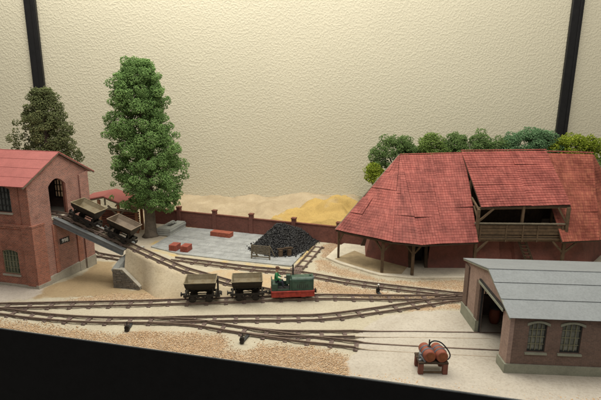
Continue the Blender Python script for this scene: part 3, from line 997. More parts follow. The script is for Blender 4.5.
b = MB(); b.prism([(2.43, -0.08), (4.61, -0.08), (4.61, 0.36), (2.43, 0.36)], lambda s, t_: BP(s, t_, 6.7), lambda s, t_: BP(s, t_, 6.9)); b.build('doorway_sill', M['concrete_pale'], bb, world=True)


def prism_gable(s0, s1, z0, z1, o, name, mat, z1b=None):
    b = MB()
    z1b = z1 if z1b is None else z1b
    b.hexa([BP(s0, 0, z0, o), BP(s1, 0, z0, o), BP(s1, 0, z0, -0.02), BP(s0, 0, z0, -0.02)], [BP(s0, 0, z1, o), BP(s1, 0, z1b, o), BP(s1, 0, z1b, -0.02), BP(s0, 0, z1, -0.02)])
    return b.build(name, mat, bb, world=True)


def prism_front(t0, t1, z0, z1, o, name, mat):
    b = MB()
    b.hexa([BP(0, t0, z0, 0, o), BP(0, t1, z0, 0, o), BP(0, t1, z0, 0, -0.02), BP(0, t0, z0, 0, -0.02)], [BP(0, t0, z1, 0, o), BP(0, t1, z1, 0, o), BP(0, t1, z1, 0, -0.02), BP(0, t0, z1, 0, -0.02)])
    return b.build(name, mat, bb, world=True)


# pilasters and bands
prism_gable(-0.24, 1.25, 0.0, 6.55, 0.26, 'pilaster', M['brick'])
prism_gable(6.35, BL + 0.05, 0.0, EAVE_F - 0.45, 0.2, 'pilaster', M['brick_gable'], EAVE_F - 0.15)
prism_gable(5.35, 6.0, 0.0, 5.3, 0.16, 'pilaster', M['brick'])
prism_gable(2.3, 2.75, 0.0, 6.2, 0.12, 'pilaster', M['brick'])
prism_front(0.0, 1.1, 0.0, 6.5, 0.22, 'pilaster', M['brick'])
prism_front(0.0, 0.95, 6.75, EAVE_N - 0.3, 0.10, 'pilaster', M['brick'])
prism_front(5.0, 5.6, 0.0, 6.5, 0.16, 'pilaster', M['brick'])
prism_front(1.1, BLEN, 6.3, 6.55, 0.16, 'ledge', M['brick'])
prism_front(1.1, BLEN, 6.55, 6.75, 0.26, 'ledge', M['brick'])
prism_gable(-0.27, 1.28, 6.55, 6.72, 0.3, 'ledge', M['brick'])
prism_front(-0.02, 1.12, 6.5, 6.75, 0.28, 'ledge', M['brick'])
prism_gable(-0.3, 1.3, -0.05, 0.42, 0.34, 'plinth', M['plinth'])
prism_gable(1.3, 5.3, -0.05, 0.75, 0.2, 'plinth', M['plinth'], 1.1)
prism_gable(5.3, 6.05, -0.05, 1.05, 0.24, 'plinth', M['plinth'], 1.2)
prism_gable(6.3, BL + 0.1, -0.05, 1.2, 0.28, 'plinth', M['plinth'], 1.3)
prism_front(-0.04, 1.15, -0.05, 0.22, 0.3, 'plinth', M['plinth'])
prism_front(1.15, BLEN, -0.05, 0.24, 0.22, 'plinth', M['plinth'])
prism_front(1.15, 1.9, 6.76, EAVE_N - 0.35, 0.06, 'pilaster', M['brick'])


def window(root, name, pts, F, cols, rows, pane_mat, bar_mat, depth=0.2, bar=0.075, frame_mat=None):
    """frame, glazing bars and pane set into an opening; F(a, z, depth) places them"""
    a0, a1 = min(p[0] for p in pts), max(p[0] for p in pts)
    z0, z1 = min(p[1] for p in pts), max(p[1] for p in pts)
    b = MB()
    inner = [(a0 + (p[0] - a0) * 0.9 + (a1 - a0) * 0.05, z0 + (p[1] - z0) * 0.92 + (z1 - z0) * 0.04) for p in pts]
    b.holed(pts, [inner], lambda a, z: F(a, z, depth - 0.08), lambda a, z: F(a, z, depth + 0.06))
    fr = b.build(name, frame_mat or bar_mat, root, world=True)
    for i in range(1, cols):
        a = a0 + (a1 - a0) * i / cols
        b = MB(); b.bar(F(a, z0 + 0.05, depth - 0.03), F(a, z1 - 0.06, depth - 0.03), bar); o = b.build('glazing_bar', bar_mat, None)
        o.parent = fr; o.location = -root.location
    for j in range(1, rows):
        z = z0 + (z1 - z0) * j / rows
        b = MB(); b.bar(F(a0 + 0.04, z, depth - 0.028), F(a1 - 0.04, z, depth - 0.028), bar * 0.92); o = b.build('glazing_bar', bar_mat, None)
        o.parent = fr; o.location = -root.location
    b = MB(); b.prism(pts, lambda a, z: F(a, z, depth + 0.03), lambda a, z: F(a, z, depth + 0.07)); o = b.build('pane', pane_mat, None)
    o.parent = fr; o.location = -root.location
    return fr


FF = lambda a, z, d: BP(0, a, z, 0, -d)
for wn_, pm, bm_ in ((WINL, 'glassgreen', 'muntin'), (WINL2, 'glassgreen', 'muntin'), (WINU, 'glassdark', 'muntin_dark'), (WINU2, 'glassdark', 'muntin_dark')):
    window(bb, 'window', wn_, FF, 5, 4, M[pm], M[bm_], 0.2, 0.06)
    a0, a1, z0 = min(p[0] for p in wn_), max(p[0] for p in wn_), wn_[0][1]
    prism_front(a0 - 0.12, a1 + 0.12, z0 - 0.2, z0 - 0.02, 0.14, 'window_sill', M['plinth'])
window(bb, 'window', BACKW, lambda a, z, d: BP(BL - 0.35 + d, a, z), 5, 3, M['paper'], M['muntin_dark'], 0.12, 0.1)
# reddish door jamb on the right of the doorway
b = MB(); b.hexa([BP(4.44, 0.3, 6.9), BP(4.62, 0.3, 6.9), BP(4.62, 0.05, 6.9), BP(4.44, 0.05, 6.9)], [BP(4.44, 0.3, 10.4), BP(4.62, 0.3, 10.4), BP(4.62, 0.05, 10.4), BP(4.44, 0.05, 10.4)])
b.build('door_jamb', M['redwood'], bb, world=True)


def roof_slab(name, quad, th, mat, root, over=0.0):
    """thin slab from four top corners"""
    n = (Vector(quad[1]) - Vector(quad[0])).cross(Vector(quad[3]) - Vector(quad[0])).normalized()
    if n.z < 0: n = -n
    b = MB(); b.hexa([Vector(p) - n * th for p in quad], [Vector(p) for p in quad])
    return b.build(name, mat, root, world=True)


def BR(s, t, z): return BC + BD * s + BW * t + Vector((0, 0, z))


sl_n = (APEX - EAVE_N) / APS; sl_f = (APEX - EAVE_F) / (BL - APS)
o_ = 0.75
for k in range(4):
    f0, f1 = k / 4, (k + 1) / 4
    sa, sb = -o_ + (APS + o_) * f0, -o_ + (APS + o_) * f1
    za, zb = APEX + 0.22 - (APS - sa) * sl_n, APEX + 0.22 - (APS - sb) * sl_n
    lift = 0.012 * (3 - k)
    roof_slab('roof_sheet', [BR(sa, -0.32 + rnd.uniform(-0.02, 0.02), za + lift), BR(sa, BLEN + 0.3, za + lift), BR(sb + 0.06, BLEN + 0.3, zb + lift), BR(sb + 0.06, -0.32 + rnd.uniform(-0.02, 0.02), zb + lift)], 0.07, M['roof_pink'], bb)
roof_slab('roof_sheet', [BR(BL + 0.9, -0.35, APEX + 0.22 - (BL + 0.9 - APS) * sl_f), BR(BL + 0.9, BLEN + 0.3, APEX + 0.22 - (BL + 0.9 - APS) * sl_f), BR(APS - 0.02, BLEN + 0.3, APEX + 0.225), BR(APS - 0.02, -0.35, APEX + 0.225)], 0.1, M['roof_pink'], bb)
b = MB()
b.bar(BR(APS, -0.26, APEX + 0.08), BR(-o_, -0.26, APEX + 0.08 - (APS + o_) * sl_n), 0.1, 0.16); b.bar(BR(APS, -0.27, APEX + 0.08), BR(BL + 0.88, -0.27, APEX + 0.08 - (BL + 0.88 - APS) * sl_f), 0.1, 0.16)
b.build('barge_board', M['timber_grey'], bb, world=True)

# number plate
t = thing('number_plate', 'black plate with white number on the brick wall under the ramp', 'sign', BP(3.72, 0, 4.12, 0.05))
b = MB(); b.hexa([BP(3.08, 0, 3.82, 0.05), BP(4.35, 0, 3.82, 0.05), BP(4.35, 0, 3.82, -0.01), BP(3.08, 0, 3.82, -0.01)], [BP(3.08, 0, 4.42, 0.05), BP(4.35, 0, 4.42, 0.05), BP(4.35, 0, 4.42, -0.01), BP(3.08, 0, 4.42, -0.01)])
b.build('plate', M['steel_dark'], t, world=True)
fc = bpy.data.curves.new('plate_number', 'FONT'); fc.body = '998'; fc.size = 0.56; fc.extrude = 0.012; fc.align_x = 'CENTER'; fc.align_y = 'CENTER'; fc.offset = 0.012
tmp = bpy.data.objects.new('plate_number', fc); COL.objects.link(tmp)
tm = bpy.data.meshes.new_from_object(tmp.evaluated_get(bpy.context.evaluated_depsgraph_get()))
bpy.data.objects.remove(tmp); tm.name = 'plate_number'; tm.materials.clear(); tm.materials.append(M['white'])
fo = bpy.data.objects.new('plate_number', tm); COL.objects.link(fo)
fo.parent = t
fo.matrix_local = Matrix.Translation(BN_ * 0.02) @ Matrix((BD, (0, 0, 1), BN_)).transposed().to_4x4()

# ================================================================ WAGONS
def wagon(label, inner, post=False):
    w = thing('tipper_wagon', label, 'wagon', group='dark tipper wagons')
    # underframe
    for s in (-1, 1):
        b = MB(); b.box((0, s * 0.58, 0.66), (3.0, 0.12, 0.2)); b.box((0, s * 0.66, 0.34), (2.3, 0.07, 0.08)); b.bar((-0.72, s * 0.66, 0.4), (0, s * 0.66, 0.62), 0.06); b.bar((0.72, s * 0.66, 0.4), (0, s * 0.66, 0.62), 0.06); b.build('frame_beam', M['underframe'], w)
    for s in (-1, 1):
        b = MB()
        b.box((s * 1.32, 0, 0.62), (0.16, 1.25, 0.3)); b.tube([(s * 1.3, 0, 0.6), (s * 1.74, 0, 0.6)], 0.1, 8); b.lathe([(0.2, -0.04), (0.2, 0.04)], (s * 1.76, 0, 0.6), 10, 'X')
        b.build('buffer_beam', M['underframe'], w)
    for sx in (-0.72, 0.72):
        b = MB(); b.tube([(sx, -0.5, 0.36), (sx, 0.5, 0.36)], 0.06, 6); ax = b.build('axle', M['underframe'], w)
        for s in (-1, 1):
            b = MB(); b.lathe([(0.1, -0.07), (0.36, -0.06), (0.36, 0.04), (0.30, 0.05), (0.26, 0.02), (0.1, 0.06)], (sx, s * 0.475, 0.36), 14, 'Y')
            o = b.build('wheel', M['underframe'], w)
            b = MB(); b.box((sx, s * 0.6, 0.4), (0.34, 0.14, 0.34)); b.box((sx, s * 0.6, 0.24), (0.5, 0.1, 0.08)); b.build('axle_box', M['underframe'], w)
    # end cradles
    for sx in (-1, 1):
        b = MB()
        x = sx * 1.05
        b.bar((x, -0.5, 0.7), (x, -0.2, 1.25), 0.1); b.bar((x, 0.5, 0.7), (x, 0.2, 1.25), 0.1)
        b.bar((x, -0.55, 0.98), (x, 0.55, 0.98), 0.1, 0.09)
        b.bar((x, -0.5, 0.98), (x, -0.66, 1.42), 0.08); b.bar((x, 0.5, 0.98), (x, 0.66, 1.42), 0.08)
        b.build('cradle', M['underframe'], w)
    # hopper: V section, open top
    pr = [(-1.03, 2.0), (-0.88, 1.6), (-0.42, 1.18), (0.42, 1.18), (0.88, 1.6), (1.03, 2.0)]
    pin = [(-0.98, 2.0), (-0.83, 1.62), (-0.40, 1.23), (0.40, 1.23), (0.83, 1.62), (0.98, 2.0)]
    hx, ht = 1.22, 0.05
    b = MB()
    n = len(pr)
    top = 1.36
    def xat(z): return hx + (z - 1.02) * 0.12
    vs = [(s * xat(z), y, z) for s in (-1, 1) for y, z in pr]
    fs = [(i, i + 1, n + i + 1, n + i) for i in range(n - 1)] + [tuple(range(n)), tuple(range(2 * n - 1, n - 1, -1))]
    # outside
    b.add(vs, fs)
    o1 = b.build('hopper', M['hopper_out'], w)
    b = MB()
    vs = [(s * (xat(z) - ht), y, z) for s in (-1, 1) for y, z in pin]
    b.add(vs, fs)
    me_o = b.build('hopper_lining', inner, w)
    me_o.data.flip_normals()
    b = MB()
    xo, xi_ = xat(2.02) + 0.03, xat(2.02) - ht
    for (c, sz) in (((0, -1.015, 2.01), (2 * xo, 0.08, 0.06)), ((0, 1.015, 2.01), (2 * xo, 0.08, 0.06)), ((-xo + 0.035, 0, 2.01), (0.08, 1.95, 0.058)), ((xo - 0.035, 0, 2.01), (0.08, 1.95, 0.058))):
        b.box(c, sz)
    b.build('rim', inner, w)
    # ribs on the sides
    b = MB()
    for sx in (-0.55, 0.55):
        for s in (-1, 1):
            b.bar((sx, s * 0.9, 1.6), (sx, s * 1.04, 1.97), 0.07, 0.04)
    b.build('side_rib', M['hopper_out'], w)
    if post:
        b = MB(); b.bar((1.5, -0.45, 0.5), (1.5, -0.45, 2.15), 0.15, 0.15); b.bar((1.5, -0.45, 2.1), (1.5, 0.15, 2.1), 0.1, 0.1); b.box((1.5, 0, 0.55), (0.34, 1.2, 0.1))
        b.build('brake_post', M['underframe'], w)
    return w


def a_at(x):
    for (x0, y0), (x1, y1) in zip(A_pts, A_pts[1:]):
        if x0 <= x <= x1: return y0 + (y1 - y0) * (x - x0) / (x1 - x0), math.atan2(y1 - y0, x1 - x0)


TOP = T + 0.19
WAGON_DATA = []
w1 = wagon('dark tipper wagon behind the locomotive, last in the train, with brake post', M['hopper_in'], True)
y_, a_ = a_at(-9.5); w1.location = (-9.5, y_, TOP - 0.02); w1.rotation_euler = (0, 0, a_); w1.scale = (1.09,) * 3
w2 = wagon('dark tipper wagon coupled directly to the green locomotive', M['hopper_in'])
y_, a_ = a_at(-5.1); w2.location = (-5.1, y_, TOP - 0.02); w2.rotation_euler = (0, 0, a_); w2.scale = (1.09,) * 3
for x, label, inn in ((-23.05, 'tipper wagon with sandy inside at the top of the ramp by the doorway', M['hopper_in']), (-19.15, 'lower tipper wagon on the ramp, its inside grey brown', M['hopper_in2'])):
    if x == -23.05:
        r = copy_tree(w2)
        r['label'] = label
    else:
        r = wagon(label, inn)
    r.scale = (1.06,) * 3
    r.location = (x, ramp_y(x), ramp_z(x) + TOP - 0.0)
    r.rotation_euler = Euler((0, math.atan(0.398), math.atan2(-4.8, 24.8)), 'XYZ')

# ================================================================ LOCOMOTIVE
def loco():
    L = thing('locomotive', 'small open green diesel locomotive with red frame', 'locomotive')
    b = MB(); b.prism([(-2.1, 0.28), (2.1, 0.28), (2.12, 0.45), (2.12, 0.92), (-2.12, 0.92), (-2.12, 0.45)], lambda x, z: (x, -0.68, z), lambda x, z: (x, 0.68, z)); b.build('frame', M['loco_red'], L, bevel=0.03)
    b = MB()
    for sx in (-1.0, 1.0): b.box((sx, -0.7, 0.42), (0.5, 0.06, 0.28))
    b.box((0, -0.71, 0.86), (4.2, 0.06, 0.09))
    for k in range(17): b.box((-1.92 + k * 0.24, -0.69, 0.7), (0.05, 0.04, 0.05))
    b.build('frame_trim', M['loco_red'], L, bevel=0.015)
    for sx in (-1.15, 1.15):
        for s in (-1, 1):
            b = MB(); b.lathe([(0.08, -0.06), (0.36, -0.06), (0.36, 0.05), (0.08, 0.06)], (sx, s * 0.47, 0.36), 14, 'Y'); b.build('wheel', M['underframe'], L)
    for s in (-1, 1):
        b = MB(); b.box((s * 2.2, 0, 0.6), (0.2, 0.42, 0.26)); b.box((s * 2.33, 0, 0.6), (0.08, 0.5, 0.34)); b.build('buffer', M['underframe'], L, bevel=0.02)
    # bonnet with rounded top
    prof = [(-0.6, 0.93)]
    for k in range(9):
        a = math.pi * (1 - k / 8)
        c = math.cos(a); sn = math.sin(a)
        prof.append((0.62 * math.copysign(abs(c) ** 0.55, c), 1.82 + 0.42 * abs(sn) ** 0.75))
    prof.append((0.6, 0.93))
    b = MB(); b.prism(prof, lambda y, z: (-0.12, y, z), lambda y, z: (1.95, y, z)); b.build('bonnet', M['loco_green'], L, bevel=0.035)
    b = MB(); b.prism([(y * 1.02, 0.94 + (z - 0.93) * 1.02) for y, z in prof], lambda y, z: (1.9, y, z), lambda y, z: (2.02, y, z)); b.build('radiator_surround', M['loco_green'], L)
    b = MB()
    for k in range(7): b.box((2.03, 0, 1.12 + k * 0.13), (0.03, 0.9, 0.05))
    b.build('radiator_slat', M['steel_dark'], L)
    b = MB()
    for k in range(6): b.box((0.45 + k * 0.2, -0.622, 1.35), (0.05, 0.02, 0.4))
    b.build('louvre', M['steel_dark'], L)
    b = MB(); b.box((0.95, -0.635, 1.88), (1.9, 0.03, 0.04)); b.box((0.95, -0.63, 1.0), (1.95, 0.05, 0.07)); b.build('bonnet_trim', M['loco_green'], L)
    # cab
    b = MB(); b.box((-0.22, 0, 1.5), (0.18, 1.24, 1.12)); b.build('bulkhead', M['loco_green'], L, bevel=0.02)
    b = MB(); b.box((-0.42, -0.1, 1.95), (0.42, 0.42, 0.95)); b.build('control_box', M['loco_green'], L, bevel=0.03)
    b = MB(); b.lathe([(0.14, 0), (0.17, 0.02), (0.17, 0.05), (0.02, 0.07)], (-0.68, -0.1, 2.1), 12, 'Z'); b.build('control_wheel', M['steel_dark'], L)
    b = MB(); b.box((-1.78, 0, 1.3), (0.62, 1.24, 0.75)); b.box((-2.04, 0, 1.75), (0.1, 1.24, 0.5)); b.build('seat_box', M['loco_green'], L, bevel=0.03)
    b = MB(); b.box((-1.0, 0.58, 1.2), (1.3, 0.08, 0.55)); b.build('side_sheet', M['loco_green'], L)
    b = MB(); b.box((-1.0, -0.58, 1.02), (1.3, 0.08, 0.18)); b.build('side_sheet', M['loco_green'], L)
    b = MB(); b.box((-0.98, 0, 0.95), (1.45, 1.2, 0.05)); b.build('cab_floor', M['steel_dark'], L)
    b = MB(); b.tube([(0.08, 0.3, 2.1), (0.08, 0.3, 3.25)], 0.075, 8); b.build('exhaust_pipe', M['steel_dark'], L)
    b = MB(); b.lathe([(0.1, 0), (0.12, 0.04), (0.1, 0.08), (0.02, 0.09)], (1.75, 0, 2.24), 10); b.build('filler_cap', M['loco_green'], L)
    b = MB(); b.lathe([(0.02, -0.06), (0.13, -0.04), (0.15, 0.05), (0.13, 0.06)], (2.08, 0, 2.0), 12, 'X'); b.build('headlight', M['steel'], L)
    return L


y_, a_ = a_at(-0.72)
lo = loco(); lo.location = (-0.72, y_ - 0.02, TOP - 0.02); lo.rotation_euler = (0, 0, a_)


# driver: one continuous body grown on a skeleton
def driver():
    root = thing('person', 'driver in green jacket seated on the green locomotive', 'person')
    J = dict(pelvis=(0, 0, 0), belly=(0.02, 0, 0.22), chest=(0.06, 0, 0.52), neck=(0.08, 0, 0.72), head0=(0.11, 0, 0.83), head1=(0.12, 0, 1.0),
             shl=(0.05, 0.2, 0.6), ell=(0.16, 0.3, 0.34), wrl=(0.4, 0.22, 0.26), hal=(0.5, 0.2, 0.28), shr=(0.05, -0.2, 0.6), elr=(0.14, -0.3, 0.33), wrr=(0.38, -0.2, 0.24), har=(0.48, -0.18, 0.25),
             hil=(0.05, 0.12, -0.02), knl=(0.48, 0.15, 0.06), anl=(0.55, 0.15, -0.38), tol=(0.74, 0.16, -0.42), hir=(0.05, -0.12, -0.02), knr=(0.48, -0.17, 0.05), anr=(0.58, -0.17, -0.38), tor=(0.77, -0.19, -0.42))
    rad = dict(pelvis=(0.17, 0.2), belly=(0.15, 0.18), chest=(0.15, 0.2), neck=0.065, head0=0.1, head1=0.095, shl=0.095, ell=0.075, wrl=0.05, hal=0.055, shr=0.095, elr=0.075, wrr=0.05, har=0.055,
               hil=0.12, knl=0.1, anl=0.07, tol=0.055, hir=0.12, knr=0.1, anr=0.07, tor=0.055)
    ed = [('pelvis', 'belly'), ('belly', 'chest'), ('chest', 'neck'), ('neck', 'head0'), ('head0', 'head1')]
    for s in 'lr': ed += [('chest', 'sh' + s), ('sh' + s, 'el' + s), ('el' + s, 'wr' + s), ('wr' + s, 'ha' + s), ('pelvis', 'hi' + s), ('hi' + s, 'kn' + s), ('kn' + s, 'an' + s), ('an' + s, 'to' + s)]
    ks = list(J)
    me = bpy.data.meshes.new('body')
    me.from_pydata([J[k] for k in ks], [(ks.index(a), ks.index(c)) for a, c in ed], [])
    o = bpy.data.objects.new('body', me); COL.objects.link(o)
    o.modifiers.new('skin', 'SKIN'); sub = o.modifiers.new('sub', 'SUBSURF'); sub.levels = sub.render_levels = 2
    for i, k in enumerate(ks):
        v = me.skin_vertices[0].data[i]
        r = rad[k]; v.radius = r if isinstance(r, tuple) else (r, r)
        v.use_root = k == 'pelvis'
    dg = bpy.context.evaluated_depsgraph_get()
    nm = bpy.data.meshes.new_from_object(o.evaluated_get(dg))
    bpy.data.objects.remove(o); nm.name = 'body'
    o = bpy.data.objects.new('body', nm); COL.objects.link(o); o.parent = root
    nm.materials.clear()
    for m in ('jacket', 'trousers', 'skin', 'underframe'): nm.materials.append(M[m])
    for p in nm.polygons:
        c = p.center
        k = 0
        if c.z > 0.72: k = 2
        elif c.x > 0.4 and abs(c.y) < 0.3 and c.z > 0.17: k = 2
        elif c.z < -0.33: k = 3
        elif c.z < 0.1: k = 1
        p.material_index = k
        p.use_smooth = True
    b = MB(); b.lathe([(0.03, 0.1), (0.13, 0.07), (0.145, 0.0), (0.14, -0.03)][::-1], (0.12, 0, 1.06), 12); b.box((0.25, 0, 1.035), (0.14, 0.2, 0.03)); b.build('cap', M['cap'], root, smooth=True)
    b = MB(); b.lathe([(0.01, -0.03), (0.025, 0), (0.01, 0.03)], (0.235, 0, 0.92), 6); b.build('nose', M['skin'], root, smooth=True)
    return root


dv = driver()
dv.location = (-0.72 - 1.62, y_ - 0.32, TOP + 1.78); dv.rotation_euler = (0, 0, a_ - 0.15); dv.scale = (1.3, 1.3, 1.3)

# ================================================================ BARN OVER THE KILN (right, behind)
barn = thing('kiln_barn', 'large barn with red tiled roofs over a sloping kiln wall and timber balcony', 'barn', (20, 55, 0))
pA, pR = Vector((12.35, 58, 12.45)), Vector((20.25, 58, 12.72))
pe0, pe1, pe2, pe3 = Vector((4.2, 53, 4.12)), Vector((10.0, 48.3, 4.18)), Vector((12.85, 47.55, 4.12)), Vector((19.35, 48.45, 4.2))


def facet(bl, br, tr, tl):
    return lambda u, v: bl.lerp(br, u).lerp(tl.lerp(tr, u), v)


def tiled_sheet(P, u0, u1, v0, v1, mat, lift=0.0, tilt=0.0, row=0.37, col=0.31, thick=0.04, raise_=0.045, wave=0.045):
    """one sheet of the roof, its tiles laid course by course"""
    n = (P((u0 + u1) / 2 + 0.01, (v0 + v1) / 2) - P((u0 + u1) / 2 - 0.01, (v0 + v1) / 2)).cross(P((u0 + u1) / 2, v1) - P((u0 + u1) / 2, v0)).normalized()
    if n.z < 0: n = -n
    hgt = (P((u0 + u1) / 2, v1) - P((u0 + u1) / 2, v0)).length
    nr = max(1, round(hgt / row))
    b = MB()
    ph = rnd.uniform(0, 6)
    ncol = max(1, round(((P(u1, v0) - P(u0, v0)).length + (P(u1, v1) - P(u0, v1)).length) / 2 / col))
    for r in range(nr):
        va, vb = v0 + (v1 - v0) * r / nr, v0 + (v1 - v0) * (r + 1) / nr
        vb2 = min(v1, vb + (vb - va) * 0.12)
        nc = ncol
        for c in range(nc):
            a0, a1 = u0 + (u1 - u0) * c / nc, u0 + (u1 - u0) * (c + 1) / nc
            g = (a1 - a0) * 0.03
            a0 += g; a1 -= g
            l = lift + tilt * ((a0 - u0) / (u1 - u0 + 1e-9)) + wave * math.sin(ph + 3.1 * (a0 - u0) / (u1 - u0 + 1e-9)) * (1 - (va - v0) / (v1 - v0))
            hi, lo = l + raise_ + rnd.uniform(-0.007, 0.007), l + 0.018
            dv_ = (vb - va) * rnd.uniform(-0.012, 0.012)
            q = [P(a0, va + dv_) + n * hi, P(a1, va + dv_) + n * (hi + rnd.uniform(-0.004, 0.004)), P(a1, vb2) + n * lo, P(a0, vb2) + n * lo]
            b.hexa([p - n * thick for p in q], q)
    o = b.build('roof_sheet', mat, barn, world=True, uv=False)
    return o


F1, F2, F3 = facet(pe0, pe1, pA, pA), facet(pe1, pe2, pA, pA), facet(pe2, pe3, pR, pA)
for (Fc, lst) in ((F1, [(0.0, 0.3, 0.0, 0.22), (0.3, 1.012, 0.0, 0.3), (0.0, 0.3, 0.22, 0.42), (0.3, 1.012, 0.30, 0.55), (0, 0.3, 0.42, 0.55), (0, 1, 0.55, 0.76), (0, 1, 0.76, 0.985)]),
                  (F2, [(-0.02, 1.015, 0, 0.28), (-0.02, 1.015, 0.28, 0.52), (-0.02, 1.015, 0.52, 0.8), (-0.03, 1.02, 0.8, 0.985)]),
                  (F3, [(0, 0.42, 0, 0.27), (0.42, 1, 0, 0.36), (0, 0.42, 0.27, 0.54), (0.42, 1, 0.36, 0.68), (0, 0.5, 0.54, 0.78), (0.5, 1, 0.68, 0.99), (0, 0.5, 0.78, 0.99)])):
    for (u0, u1, v0, v1) in lst:
        tiled_sheet(Fc, u0, u1, v0, v1, M['tile'], 0.02 + rnd.uniform(0, 0.15), rnd.uniform(-0.07, 0.07))
# right-hand roof
pq0, pq1, pq2, pq3 = Vector((28.6, 48.7, 4.25)), Vector((33.3, 49.7, 4.2)), Vector((36.3, 58, 12.86)), Vector((29.0, 58, 12.95))
pq4 = Vector((41, 56, 4.15))
F4, F5 = facet(pq0, pq1, pq2, pq3), facet(pq1, pq4, pq2, pq2)
for (u0, u1, v0, v1) in ((0, 1, 0, 0.3), (0, 1, 0.3, 0.52), (0, 1, 0.52, 0.75), (0, 1, 0.75, 0.99)):
    tiled_sheet(F4, u0, u1, v0, v1, M['tile_rust'], 0.02 + rnd.uniform(0, 0.06), rnd.uniform(-0.02, 0.02))
for (u0, u1, v0, v1) in ((0, 1, 0, 0.45), (0, 1, 0.45, 0.98)):
    tiled_sheet(F5, u0, u1, v0, v1, M['tile_rust'], 0.03)
# raised middle roof
pd0, pd1, pd2, pd3 = Vector((19.95, 50.1, 7.74)), Vector((29.85, 50.2, 8.02)), Vector((30.5, 58.1, 13.15)), Vector((19.95, 58.1, 12.97))
F6 = facet(pd0, pd1, pd2, pd3)
for (u0, u1, v0, v1) in ((0, 0.56, 0, 0.36), (0.56, 1, 0, 0.3), (0, 0.56, 0.36, 0.68), (0.56, 1, 0.3, 0.72), (0, 0.56, 0.68, 0.99), (0.56, 1, 0.72, 0.99)):
    tiled_sheet(F6, u0, u1, v0, v1, M['tile'], 0.03 + rnd.uniform(0, 0.03), rnd.uniform(-0.015, 0.015), row=0.4, col=0.33, raise_=0.07)


def light_block(pts, drop, mat, name='roof_light_block'):  # solid layer added under each roof facet to block light
    pts = list(pts) if len(pts) == 4 else [pts[0], pts[1], pts[2], pts[2]]
    P = facet(*pts)
    b = MB()
    n = 10
    dz = Vector((0, 0, 1))
    vs, fs = [], []
    for lay in (0.03, drop + 0.05):
        for i in range(n + 1):
            for j in range(n + 1): vs.append(P(i / n, j / n * 0.995) - dz * lay)
    m = (n + 1) ** 2
    for i in range(n):
        for j in range(n):
            q = (i * (n + 1) + j, (i + 1) * (n + 1) + j, (i + 1) * (n + 1) + j + 1, i * (n + 1) + j + 1)
            fs.append(q); fs.append(tuple(m + k for k in q[::-1]))
    ring = [i * (n + 1) for i in range(n + 1)] + [n * (n + 1) + j for j in range(1, n + 1)] + [i * (n + 1) + n for i in range(n - 1, -1, -1)] + [j for j in range(n - 1, 0, -1)]
    for k in range(len(ring)):
        a, c = ring[k], ring[(k + 1) % len(ring)]
        fs.append((a, c, m + c, m + a))
    b.add(vs, fs)
    return b.build(name, mat, barn, world=True)


for pts in ([pe0, pe1, pA], [pe1, pe2, pA], [pe2, pe3, pR, pA], [pq0, pq1, pq2, pq3], [pq1, pq4, pq2], [pd0, pd1, pd2, pd3]):
    light_block(pts, 0.1, M['timber_dark'])
# verge boards, ridge caps
b = MB()
b.bar(pe0 + Vector((-0.03, 0.03, 0.05)), pA + Vector((-0.03, 0.03, 0.06)), 0.14, 0.2)
b.build('verge_board', M['timber_grey'], barn, world=True)
b = MB()
nrc = 30
for k in range(nrc):
    a, c = pA.lerp(pR, k / nrc), pA.lerp(pR, (k + 0.985) / nrc)
    b.bar(a + Vector((0, 0, 0.09)), c + Vector((0, 0, 0.12)), 0.34, 0.09)
for k in range(24):
    a, c = Vector((30.5, 58, 13.0)).lerp(pq2, k / 24), Vector((30.5, 58, 13.0)).lerp(pq2, (k + 0.985) / 24)
    b.bar(a + Vector((0, 0, 0.09)), c + Vector((0, 0, 0.12)), 0.34, 0.09)
for k in range(30):
    a, c = pd3.lerp(pd2, k / 30), pd3.lerp(pd2, (k + 0.985) / 30)
    b.bar(a + Vector((0, 0, 0.12)), c + Vector((0, 0, 0.14)), 0.34, 0.09)
b.build('ridge_cap', M['tile'], barn, world=True)
# floor slab with earth inside
slabP = [(3.2, 54.5), (4.65, 52.6), (7.73, 49.9), (8.95, 48.95), (12.12, 48.2), (18.92, 48.4), (37, 49.0), (42, 56), (42, 63), (6.5, 61.0), (4.8, 58.4)]
b = MB(); b.prism(slabP, lambda x, y: (x, y, -0.05), lambda x, y: (x, y, 0.2)); b.build('floor_slab', M['concrete_pale'], barn, world=True, bevel=0.03)
b = MB(); b.prism([(4.2, 53.9), (4.9, 53.1), (7.83, 50.4), (9.2, 49.4), (11.4, 49.2), (12.5, 51.3), (8.3, 55.2), (7.0, 57.0)], lambda x, y: (x, y, 0.15), lambda x, y: (x, y, 0.212)); b.build('earth_floor', mk('brown_earth', (0.40, 0.31, 0.19), 0.95, 0.2), barn, world=True)
# kiln walls leaning inwards
kb = [Vector((8.7, 60, 0)), Vector((8.1, 54.85, 0)), Vector((12.7, 51.15, 0)), Vector((14.75, 51.15, 0)), Vector((20.1, 51.2, 0)), Vector((23.4, 51.3, 0)), Vector((25.2, 51.3, 0)), Vector((33.5, 51.5, 0)), Vector((39.5, 57.5, 0))]
kc = Vector((21, 62, 0))


